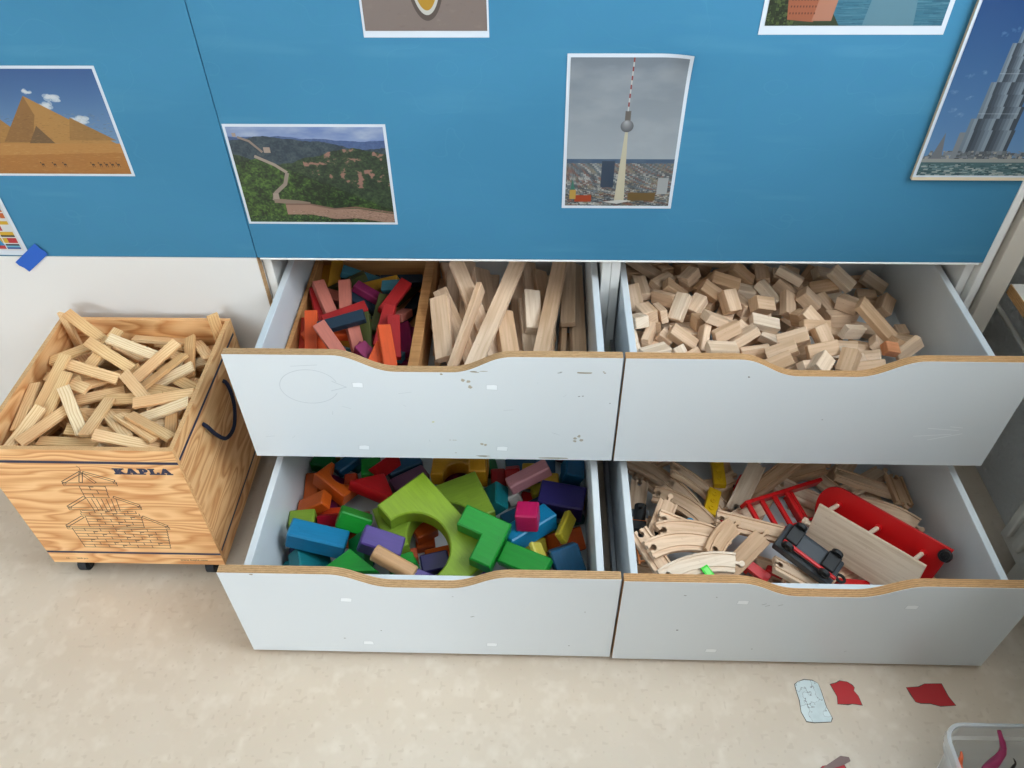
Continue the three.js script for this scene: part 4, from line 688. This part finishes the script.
// ---------------------------------------------------------------- photographs taped to the blue boards
const sky = (g, w, h, a, b, y = 1) => { const s = g.createLinearGradient(0, 0, 0, h * y); s.addColorStop(0, a); s.addColorStop(1, b); g.fillStyle = s; g.fillRect(0, 0, w, h * y); };
const blob = (g, x, y, rx, ry, c, n = 10) => { g.fillStyle = c; for (let i = 0; i < n; i++) { g.beginPath(); g.ellipse(x + rr(-rx, rx) * 0.7, y + rr(-ry, ry) * 0.6, rx * rr(0.2, 0.5), ry * rr(0.3, 0.6), rr(-0.3, 0.3), 0, 7); g.fill(); } };
const area = (g, c, ...p) => { g.fillStyle = c; g.beginPath(); p.forEach(([x, y]) => g.lineTo(x, y)); g.fill(); };
const speckle = (g, x0, x1, y0, y1, n, cs, s0 = 1, s1 = 5, flatness = 0.6) => { for (let i = 0; i < n; i++) { g.fillStyle = pick(cs); const s = rr(s0, s1); g.fillRect(rr(x0, x1), rr(y0, y1), s, s * flatness); } };
const pictures = {
  pyramids(g, w, h) {
    sky(g, w, h, '#2c5f9e', '#7fa4c8', 0.72); for (const [x, y, s] of [[150, 0.16, 0.4], [380, 0.1, 0.3], [560, 0.2, 0.5], [640, 0.33, 0.8], [700, 0.26, 0.8], [250, 0.42, 0.6], [820, 0.46, 0.9]]) blob(g, x, y * h, 70 * s, 34 * s, 'rgba(232,236,242,0.55)', 14);
    area(g, '#b5823f', [-150, 0.62 * h], [240, 0.36 * h], [430, 0.66 * h], [430, 0.72 * h], [-150, 0.72 * h]); area(g, '#c08c48', [260, 0.68 * h], [520, 0.24 * h], [1010, 0.7 * h]); area(g, '#9b6c34', [260, 0.68 * h], [520, 0.24 * h], [540, 0.42 * h], [450, 0.68 * h]); area(g, '#a87a3e', [700, 0.66 * h], [760, 0.44 * h], [1010, 0.66 * h]); area(g, '#7a5a34', [420, 0.7 * h], [520, 0.52 * h], [600, 0.7 * h]);
    speckle(g, 100, 1000, 0.4 * h, 0.7 * h, 700, ['rgba(90,60,25,0.25)', 'rgba(225,180,110,0.25)'], 3, 22, 0.15); g.fillStyle = '#c98e48'; g.fillRect(0, 0.69 * h, w, h); area(g, '#b97a35', [0, 0.82 * h], [w, 0.78 * h], [w, h], [0, h]); speckle(g, 0, w, 0.7 * h, h, 900, ['rgba(150,95,40,0.25)', 'rgba(235,190,120,0.25)'], 4, 30, 0.12);
    g.fillStyle = '#4a2c14'; for (const x of [440, 520, 590, 780, 830, 870, 910, 950]) { g.fillRect(x, 0.895 * h, 18, 12); g.fillRect(x + 2, 0.9 * h, 3, 22); g.fillRect(x + 14, 0.9 * h, 3, 22); g.fillRect(x - 6, 0.88 * h, 7, 9); }
  },
  wall(g, w, h) {
    const im = g.createImageData(w, h), ridge = (u, base, amp, f, k) => base - amp * (fbm(u * f, 0.37 + k, 99, 99, 5, k) - 0.5) * 2;
    im.data.set(pixels(w, h, (u, v) => {
      const r1 = ridge(u, 0.1 + 0.04 * u, 0.05, 4, 0), r2 = ridge(u, 0.13 + 0.1 * u * u, 0.07, 5, 1), r3 = ridge(u, 0.28 + 0.06 * Math.sin(u * 5), 0.1, 4, 2), r4 = ridge(u, 0.3 + 0.5 * Math.abs(u - 0.16) + 0.12 * u, 0.05, 6, 3);
      const n = fbm(u * 26, v * 22, 99, 99, 4, 1), m = fbm(u * 90, v * 70, 99, 99, 3, 2), tex = (n - 0.5) * 1.1 + (m - 0.5) * 1.2;
      let c = mix([128, 152, 205], [196, 208, 230], clamp(fbm(u * 7, v * 14, 99, 99, 4, 3) * 1.6 - 0.4));
      if (v > r1) c = mix([86, 112, 160], [70, 92, 140], clamp(tex + 0.4));
      if (v > r2) c = mix([44, 62, 78], [88, 102, 104], clamp(tex + 0.35));
      if (v > r3) c = mix(mix([32, 50, 36], [84, 104, 66], clamp(tex + 0.4)), [168, 124, 110], u > 0.45 && v < 0.62 && n > 0.6 ? clamp((n - 0.6) * 9) : 0);
      if (v > r4) c = mix([24, 42, 20], [92, 126, 54], clamp(tex * 1.2 + (u < 0.35 ? 0.5 : 0.3)));
      return c;
    })); g.putImageData(im, 0, 0);
    g.lineJoin = 'round'; const path = (c, l, ...p) => { g.strokeStyle = c; g.lineWidth = l; g.beginPath(); p.forEach(([x, y]) => g.lineTo(x * w, y * h)); g.stroke(); };
    path('#a08d80', 16, [0.06, 0.1], [0.13, 0.14], [0.2, 0.25]); path('#b3a294', 22, [0.14, 0.29], [0.26, 0.38], [0.33, 0.46]); path('#a59588', 26, [0.33, 0.46], [0.3, 0.58], [0.22, 0.68], [0.2, 0.76]); path('#9c8676', 34, [0.2, 0.76], [0.36, 0.78], [0.44, 0.8]); g.fillStyle = '#b8a496'; g.fillRect(0.03 * w, 0.06 * h, 26, 26); g.fillRect(0.21 * w, 0.2 * h, 44, 40); g.fillRect(0.2 * w, 0.68 * h, 40, 46);
    path('#b08c78', 78, [0.27, 0.86], [0.44, 0.86], [0.6, 0.91], [0.75, 0.9], [1, 0.96]); path('#8a6a5a', 12, [0.27, 0.8], [0.44, 0.8], [0.6, 0.85], [0.75, 0.83], [1, 0.89]); speckle(g, 0.3 * w, w, 0.86 * h, h, 500, ['rgba(80,56,46,0.35)', 'rgba(214,184,164,0.35)'], 3, 14, 0.4); speckle(g, 0, 0.55 * w, 0.93 * h, h, 400, ['#33552c', '#5c7a3e', '#22381e'], 5, 16, 0.9);
  },
  tower(g, w, h) {
    const im = g.createImageData(w, h), cell = (u, v, n, m, k) => noise(Math.floor(u * n), Math.floor(v * m), 128, 128, k), roofs = [[125, 132, 137], [185, 183, 174], [140, 92, 78], [77, 84, 90], [205, 202, 194], [99, 112, 122], [150, 134, 110]];
    im.data.set(pixels(w, h, (u, v) => {
      if (v < 0.655) return mix(mix([136, 146, 157], [178, 186, 193], v / 0.655), [205, 210, 214], clamp(fbm(u * 3, v * 9, 99, 99, 4, 1) - 0.42) * 0.8);
      if (v < 0.685) return mix([70, 97, 126], [92, 112, 132], clamp(fbm(u * 20, v * 60, 99, 99, 3, 2) * 1.4 - 0.2));
      const d = (v - 0.685) / 0.315, n = Math.round(46 - 26 * d), m = Math.round(100 - 50 * d), c = cell(u + cell(0.5, v, 1, m, 1), v, n, m, 0), base = roofs[Math.floor(c * 7) % 7], t = cell(u, v, n * 3, m * 2, 2);
      return mix(mix(base, [40, 44, 46], clamp((t - 0.55) * 1.2 + d * 0.15)), [150, 158, 162], 0.35 * (1 - d));
    })); g.putImageData(im, 0, 0);
    g.fillStyle = '#3a4a5e'; g.fillRect(0.33 * w, 0.67 * h, 0.12 * w, 0.19 * h); g.fillStyle = '#b5b8b8'; g.fillRect(0.87 * w, 0.79 * h, 0.1 * w, 0.12 * h); g.fillStyle = '#b34a26'; g.fillRect(0.09 * w, 0.92 * h, 0.16 * w, 0.05 * h); g.fillStyle = '#c9a24e'; g.fillRect(0.04 * w, 0.88 * h, 0.06 * w, 0.07 * h); area(g, '#3f7c6c', [0.045 * w, 0.88 * h], [0.065 * w, 0.8 * h], [0.09 * w, 0.88 * h]); g.fillStyle = '#7a6138'; g.fillRect(0.6 * w, 0.9 * h, 0.26 * w, 0.06 * h);
    area(g, '#d8cfb4', [0.518 * w, 0.46 * h], [0.542 * w, 0.46 * h], [0.565 * w, 0.97 * h], [0.47 * w, 0.97 * h]); g.fillStyle = '#77706a'; g.fillRect(0.505 * w, 0.33 * h, 0.05 * w, 0.08 * h); for (let i = 0; i < 12; i++) { g.fillStyle = i % 2 ? '#d9d6d2' : '#a33a34'; g.fillRect((0.527 - i * 0.0006) * w + (12 - i) * 0.6, (0.0 + i * 0.0275) * h, 0.012 * w, 0.029 * h); }
    const b = g.createRadialGradient(0.52 * w, 0.4 * h, 4, 0.53 * w, 0.43 * h, 0.07 * w); b.addColorStop(0, '#c3c4c6'); b.addColorStop(1, '#55565b'); g.fillStyle = b; g.beginPath(); g.arc(0.53 * w, 0.43 * h, 0.058 * w, 0, 7); g.fill(); area(g, '#e0ddd6', [0.36 * w, 0.97 * h], [0.52 * w, 0.955 * h], [0.64 * w, 0.96 * h], [0.5 * w, 0.985 * h]);
  },
  boat(g, w, h) {
    g.fillStyle = '#8f7f78'; g.fillRect(0, 0, w, h); for (let i = 0; i < 260; i++) blob(g, rr(0, w), rr(0, h), rr(10, 60), rr(6, 24), pick(['rgba(170,152,140,0.1)', 'rgba(110,96,90,0.1)', 'rgba(150,126,108,0.1)']), 3);
    const hull = (c, k, dy) => { g.fillStyle = c; g.beginPath(); g.ellipse(0.52 * w, (0.66 + dy) * h, 0.125 * w * k, 0.25 * h * (0.6 + 0.4 * k), 0, 0, 7); g.fill(); };
    hull('#5f524b', 1.2, 0.012); hull('#dcdad2', 1.0, 0); hull('#c9992a', 0.86, -0.012); hull('#e0b43c', 0.5, -0.05);
  },
  harbour(g, w, h) {
    sky(g, w, h, '#9cb8cc', '#c2d2da', 0.4); g.fillStyle = '#3f7f98'; g.fillRect(0, 0.35 * h, w, h); speckle(g, 0, w, 0.4 * h, h, 1400, ['rgba(120,170,186,0.3)', 'rgba(30,84,112,0.3)', 'rgba(90,140,160,0.3)'], 20, 120, 0.06); area(g, '#6b98aa', [0.6 * w, 0.35 * h], [0.78 * w, 0.35 * h], [0.84 * w, h], [0.55 * w, h]);
    area(g, '#3d4a30', [0, 0.6 * h], [0.12 * w, 0.55 * h], [0.3 * w, 0.75 * h], [0.42 * w, h], [0, h]); speckle(g, 0, 0.16 * w, 0.6 * h, h, 500, ['#2c3a20', '#5a6a3c', '#222c1a'], 6, 20, 0.9); area(g, '#b5694a', [0.1 * w, 0.74 * h], [0.29 * w, 0.72 * h], [0.27 * w, 0.97 * h], [0.12 * w, 0.95 * h]); area(g, '#c98a70', [0.28 * w, 0.74 * h], [0.385 * w, 0.73 * h], [0.37 * w, 0.96 * h], [0.26 * w, 0.96 * h]); g.fillStyle = '#7a4130'; for (let j = 0; j < 3; j++) for (let i = 0; i < 9; i++) g.fillRect((0.125 + i * 0.017) * w, (0.78 + j * 0.055) * h, 8, 11);
    g.fillStyle = '#d9d4c8'; g.fillRect(0.17 * w, 0.55 * h, 14, 0.16 * h); area(g, '#d5c7a0', [0.46 * w, 0.68 * h], [0.63 * w, 0.66 * h], [0.62 * w, 0.7 * h], [0.47 * w, 0.71 * h]);
  },
  skyscraper(g, w, h) {
    sky(g, w, h, '#12427f', '#6f9cc8', 0.9); for (let i = 0; i < 10; i++) blob(g, rr(0, 0.5 * w), rr(0.1, 0.75) * h, 40, 24, 'rgba(190,205,225,0.14)', 6);
    const cx = 0.5 * w; for (let i = 0; i < 14; i++) { const t = i / 14, hw = (0.035 + t * 0.19) * w, y = (t * 0.86 - 0.05) * h, off = (i % 3 - 1) * 0.014 * w; for (let k = 0; k < 13; k++) { g.fillStyle = ['#7d8b99', '#4d5865', '#93a1ad', '#64707d', '#3f4954'][(k * 2) % 5]; g.fillRect(cx - hw + off + k / 13 * hw * 2, y, hw * 2 / 13 + 1, 0.9 * h - y); } }
    for (const y of [0.2, 0.46, 0.66]) { g.fillStyle = 'rgba(205,214,220,0.5)'; g.fillRect(cx - (0.04 + y * 0.2) * w, y * h, (0.08 + y * 0.4) * w, 7); }
    speckle(g, 0, w, 0.86 * h, 0.92 * h, 300, ['#8a8f96', '#5c6268', '#b3aca2', '#74797e'], 10, 50, 0.8); area(g, '#7d7f84', [0.06 * w, 0.92 * h], [0.12 * w, 0.76 * h], [0.17 * w, 0.92 * h]); g.fillStyle = '#8d9298'; g.fillRect(0.24 * w, 0.76 * h, 0.05 * w, 0.14 * h); g.fillStyle = '#a9aaa4'; g.fillRect(0, 0.905 * h, w, 0.02 * h); g.fillStyle = '#4e6f74'; g.fillRect(0, 0.925 * h, w, h); speckle(g, 0, w, 0.93 * h, h, 260, ['#7f9a9c', '#35575e', '#b6bdb8'], 12, 60, 0.25);
  },
  flags(g, w, h) {
    g.fillStyle = '#f4f4f4'; g.fillRect(0, 0, w, h); const cs = ['#c8202c', '#1f4fa0', '#e8b820', '#1f8a48', '#222428', '#f2f2f2', '#7ac0e0', '#d86a28'];
    for (let j = 0; j < 13; j++) for (let i = 0; i < 9; i++) { const x = w * (0.02 + i * 0.108), y = h * (0.02 + j * 0.075), fw = w * 0.1, fh = h * 0.062; for (let k = 0; k < 3; k++) { g.fillStyle = pick(cs); if (j % 2) g.fillRect(x + k * fw / 3, y, fw / 3, fh); else g.fillRect(x, y + k * fh / 3, fw, fh / 3); } }
    area(g, '#2a9ad8', [0.1 * w, 0.2 * h], [0.7 * w, 0.3 * h], [0.88 * w, 0.94 * h], [0.1 * w, 0.94 * h]);
  },
};
function print(label, x0, x1, y0, y1, paintIt, border = [0.005, 0.005, 0.005, 0.005], { z = 0.0006, turn = 0, thick = 0.0004, bend = null } = {}) {
  const w = x1 - x0, h = y1 - y0, o = thing('photo_print', label, 'photograph', 'pictures on the blue boards', [(x0 + x1) / 2, (y0 + y1) / 2, z]); o.rotation.z = turn;
  const iw = w - border[1] - border[3], ih = h - border[0] - border[2], px = 1024, t = canvas(px, Math.round(px * ih / iw), paintIt);
  const curl = (g) => { if (bend) { const p = g.attributes.position; for (let i = 0; i < p.count; i++) p.setZ(i, p.getZ(i) + bend(p.getX(i) / w, p.getY(i) / h)); g.computeVertexNormals(); } return g; };
  part('sheet', curl(new THREE.BoxGeometry(w, h, thick, 16, 16, 1)), M.paper, o, 'white paper border');
  const pic = new THREE.PlaneGeometry(iw, ih, 16, 16).translate((border[3] - border[1]) / 2, (border[2] - border[0]) / 2, thick / 2 + 0.0006);
  part('picture', curl(pic), mat(0xcacaca, 0.42, { map: t }), o); return o;
}
print('photo of sandy pyramids and camels under blue sky', -0.555, -0.2555, 0.7605, 0.972, pictures.pyramids, undefined, { turn: 0 });
print('photo of a long wall winding over green mountains', -0.0616, 0.2354, 0.6566, 0.8666, pictures.wall);
print('photo of a television tower over a grey city', 0.5579, 0.7679, 0.6962, 0.9932, pictures.tower, [0.006, 0.006, 0.006, 0.006], { bend: (u, v) => 0.012 * Math.pow(Math.max(0, u + v - 0.72), 2) / 0.08 });
print('photo of a small yellow boat shape on grey ground', 0.219, 0.4275, 1.0195, 1.3165, pictures.boat, [0.008, 0.003, 0.011, 0.004]);
print('photo of blue water beside a red brick building', 0.868, 1.167, 1.024, 1.234, pictures.harbour, [0.006, 0.008, 0.0145, 0.0075]);
print('tall photo of a silver skyscraper on thin wooden backing', 1.2, 1.4095, 0.771, 1.13, pictures.skyscraper, [0.004, 0.004, 0.004, 0.005], { z: 0.0094 });
solo('wooden_backing', boxAt(1.2005, 1.4095, 0.7635, 1.129, 0.0006, 0.0088, 0.001), M.backing, 'thin pale wooden board behind the skyscraper photo', 'board');
print('poster of many national flags around a blue shape', -0.836, -0.5395, 0.5775, 0.79, pictures.flags, [0.005, 0.006, 0.012, 0.006], { bend: (u, v) => 0.002 * Math.max(0, u) });
{
  const g = flat(poly([[-0.037, -0.0155], [0.036, -0.016], [0.039, -0.008], [0.037, 0.002], [0.04, 0.015], [-0.037, 0.0155], [-0.039, 0.006], [-0.036, -0.004]]), 0.0006, 0.0001).rotateX(Math.PI / 2), t = solo('tape', g, mat('#1457b8', 0.55), 'strip of blue masking tape on the flag poster corner', 'tape'); t.position.set(-0.538, 0.5715, 0.0038); t.rotation.z = 38 * deg;
}

// ---------------------------------------------------------------- on the floor
const ragged = (pts, d, color, label, map) => {
  const o = thing('floor_sticker', label, 'sticker', 'stickers on the floor'), cx = pts.reduce((t, p) => t + p[0], 0) / pts.length, cz = pts.reduce((t, p) => t + p[1], 0) / pts.length, big = pts.map(([x, z]) => { const l = Math.hypot(x - cx, z - cz), k = 1 + rr(0.0006, 0.0022) / l; return [cx + (x - cx) * k, cz + (z - cz) * k]; });
  o.position.set(cx, 0, cz); const flatAt = (q) => flat(poly(q.map(([x, z]) => [x - cx, cz - z])), d / 2, 0.0001);
  part('dirty_edge', flatAt(big).translate(0, d / 4, 0), mat('#4a443c', 0.9), o, 'dark line of dirt around the sticker'); part('face', flatAt(pts).translate(0, d * 0.75, 0), mat(color, 0.5, map ? { map } : {}), o);
};
{
  const worn = tile(256, 256, 0.1, 0.1, (u, v) => { const n = fbm(u * 5, v * 5, 5, 5, 4), e = Math.abs(n - 0.5) < 0.008; return e ? [120, 126, 128] : mix([214, 226, 228], [190, 204, 206], clamp((n - 0.4) * 2)); });
  const rim = [[1.037, 0.612], [1.05, 0.608], [1.066, 0.609], [1.076, 0.615], [1.078, 0.63], [1.08, 0.66], [1.086, 0.682], [1.082, 0.69], [1.05, 0.692], [1.036, 0.69], [1.03, 0.672], [1.032, 0.65], [1.03, 0.63], [1.03, 0.618]];
  ragged(rim, 0.0008, '#ffffff', 'pale grey rounded sticker worn at its edges on the floor', worn);
  ragged([[1.1, 0.616], [1.112, 0.613], [1.12, 0.609], [1.134, 0.61], [1.142, 0.617], [1.145, 0.622], [1.142, 0.628], [1.148, 0.638], [1.15, 0.656], [1.132, 0.654], [1.124, 0.655], [1.104, 0.655], [1.107, 0.64], [1.103, 0.626]], 0.0008, '#b81c22', 'small torn red sticker next to the pale sticker');
  ragged([[1.247, 0.619], [1.272, 0.618], [1.285, 0.611], [1.318, 0.61], [1.322, 0.635], [1.33, 0.653], [1.3, 0.655], [1.283, 0.65], [1.266, 0.65], [1.256, 0.648], [1.252, 0.634]], 0.0008, '#b01a20', 'wide torn red sticker below the train drawer');
  ragged([[1.046, 0.772], [1.084, 0.766], [1.088, 0.778], [1.096, 0.8], [1.05, 0.8], [1.03, 0.785]], 0.0008, '#c0222a', 'red sticker remnant at the bottom of the floor'); 
  const fold = solo('floor_sticker', flat(poly([[1.044, -0.776], [1.082, -0.754], [1.097, -0.756], [1.098, -0.763], [1.084, -0.77], [1.056, -0.779]]), 0.0016, 0.0002), mat('#86706c', 0.7), 'grey folded over flap of the red sticker remnant', 'sticker', 'stickers on the floor'); fold.position.y = 0.0028; 
}
// storage tub with toy dinosaurs
{
  const x0 = 1.188, x1 = 1.488, z0 = 0.772, z1 = 1.16, H = 0.2, cx = (x0 + x1) / 2, cz = (z0 + z1) / 2, w = (x1 - x0) / 2, d = (z1 - z0) / 2;
  const tubMat = new THREE.MeshPhysicalMaterial({ color: '#e9edf0', roughness: 0.28, transmission: 0.82, thickness: 0, ior: 1.45 }), t = thing('storage_tub', 'clear plastic storage tub with toy dinosaurs', 'tub', null, [cx, 0, cz]);
  const ring = (y, inset, r) => { const s = [], a = w - inset, b = d - inset; for (let q = 0; q < 4; q++) { const sx = q === 0 || q === 3 ? 1 : -1, sz = q < 2 ? 1 : -1; for (let k = 0; k <= 6; k++) { const an = (q + k / 6) * Math.PI / 2; s.push([sx * (a - r) + Math.cos(an) * r, y, sz * (b - r) + Math.sin(an) * r]); } } return s; };
  const skin = (rings, close) => { const n = rings[0].length, pos = []; for (let i = 0; i + 1 < rings.length; i++) for (let k = 0; k < n; k++) { const A = rings[i][k], B = rings[i + 1][k], C = rings[i + 1][(k + 1) % n], D = rings[i][(k + 1) % n]; pos.push(...A, ...B, ...C, ...A, ...C, ...D); } if (close) { const R = rings[close === 'last' ? rings.length - 1 : 0]; for (let k = 1; k + 1 < n; k++) pos.push(...R[0], ...R[k + 1], ...R[k]); } const g = new THREE.BufferGeometry(); g.setAttribute('position', new THREE.Float32BufferAttribute(pos, 3)); return soup(g, 0.7); };
  part('wall', skin([ring(0.002, 0.03, 0.02), ring(0.006, 0.027, 0.022), ring(0.1, 0.018, 0.025), ring(0.16, 0.012, 0.026), ring(0.162, 0.006, 0.028), ring(H - 0.004, 0.004, 0.03)], 'first'), tubMat, t);
  part('rim', skin([ring(H - 0.016, 0.0, 0.032), ring(H, 0.0, 0.032), ring(H + 0.0015, 0.002, 0.03), ring(H + 0.0015, 0.0055, 0.028), ring(H - 0.004, 0.007, 0.026)]), new THREE.MeshPhysicalMaterial({ color: '#eef2f5', roughness: 0.25, transmission: 0.7, thickness: 0 }), t, 'thick pale rim');
  const limb = (pts, radii, n = 26) => { const c = new THREE.CatmullRomCurve3(pts.map((p) => V(...p))), g = new THREE.TubeGeometry(c, n, 1, 12), p = g.attributes.position; for (let i = 0; i <= n; i++) { const u = i / n, q = u * (radii.length - 1), k = Math.min(Math.floor(q), radii.length - 2), r = radii[k] + (radii[k + 1] - radii[k]) * (q - k), o = c.getPointAt(u); for (let j = 0; j <= 12; j++) { const m = i * 13 + j; p.setXYZ(m, o.x + (p.getX(m) - o.x) * r, o.y + (p.getY(m) - o.y) * r, o.z + (p.getZ(m) - o.z) * r); } } return soup(g, 1.2); };
  const dino = (label, body, belly, at, turn, k) => {
    const o = thing('toy_dinosaur', label, 'toy dinosaur', 'dinosaurs in the tub', at); o.rotation.set(...turn); o.scale.setScalar(k);
    part('body', mergeGeometries([limb([[0, 0.1, -0.115], [0.006, 0.085, -0.1], [-0.004, 0.06, -0.085], [-0.012, 0.045, -0.06], [0, 0.04, -0.02], [0, 0.045, 0.02], [0, 0.065, 0.05], [0, 0.085, 0.06], [0, 0.09, 0.085]], [0.002, 0.0045, 0.008, 0.013, 0.02, 0.021, 0.013, 0.01, 0.004], 40), ...[[-1, -0.02], [1, -0.02], [-1, 0.025], [1, 0.025]].map(([s, z]) => limb([[s * 0.01, 0.04, z], [s * 0.017, 0.022, z + 0.004], [s * 0.017, 0.001, z]], [0.011, 0.008, 0.007], 10))]), mat(body, 0.4), o);
    part('belly', limb([[-0.012, 0.04, -0.06], [0, 0.034, -0.02], [0, 0.037, 0.02], [0, 0.057, 0.047]], [0.011, 0.0185, 0.0195, 0.012], 20), mat(belly, 0.45), o); return o;
  };
  dino('magenta toy dinosaur with its tail up at the tub rim', '#8c2350', '#c46a26', [1.254, 0.058, 0.955], [0.05, -0.1, 0.02], 1.5);
  dino('orange toy dinosaur at the tub wall', '#c4562a', '#d89050', [1.221, 0.12, 0.83], [0, 2.9, 0], 0.36);
  dino('black and tan toy dinosaur in the tub', '#241a18', '#b07838', [1.325, 0.1, 0.85], [0.2, 0.3, 0], 0.45);
  dino('teal toy dinosaur deep in the tub', '#3c7478', '#6a9a94', [1.39, 0.1, 0.855], [0, 0.2, 0], 0.45);
  dino('brown toy dinosaur lying under the others in the tub', '#6a4a34', '#8c6c4c', [1.4, 0.006, 1.0], [0, 0.1, 0], 1.0);
  dino('dark green toy dinosaur standing on the tub floor', '#2f4a34', '#6c7a4c', [1.32, 0.006, 1.07], [0, 1.57, 0], 0.5);
}
renderer.render(scene, camera);
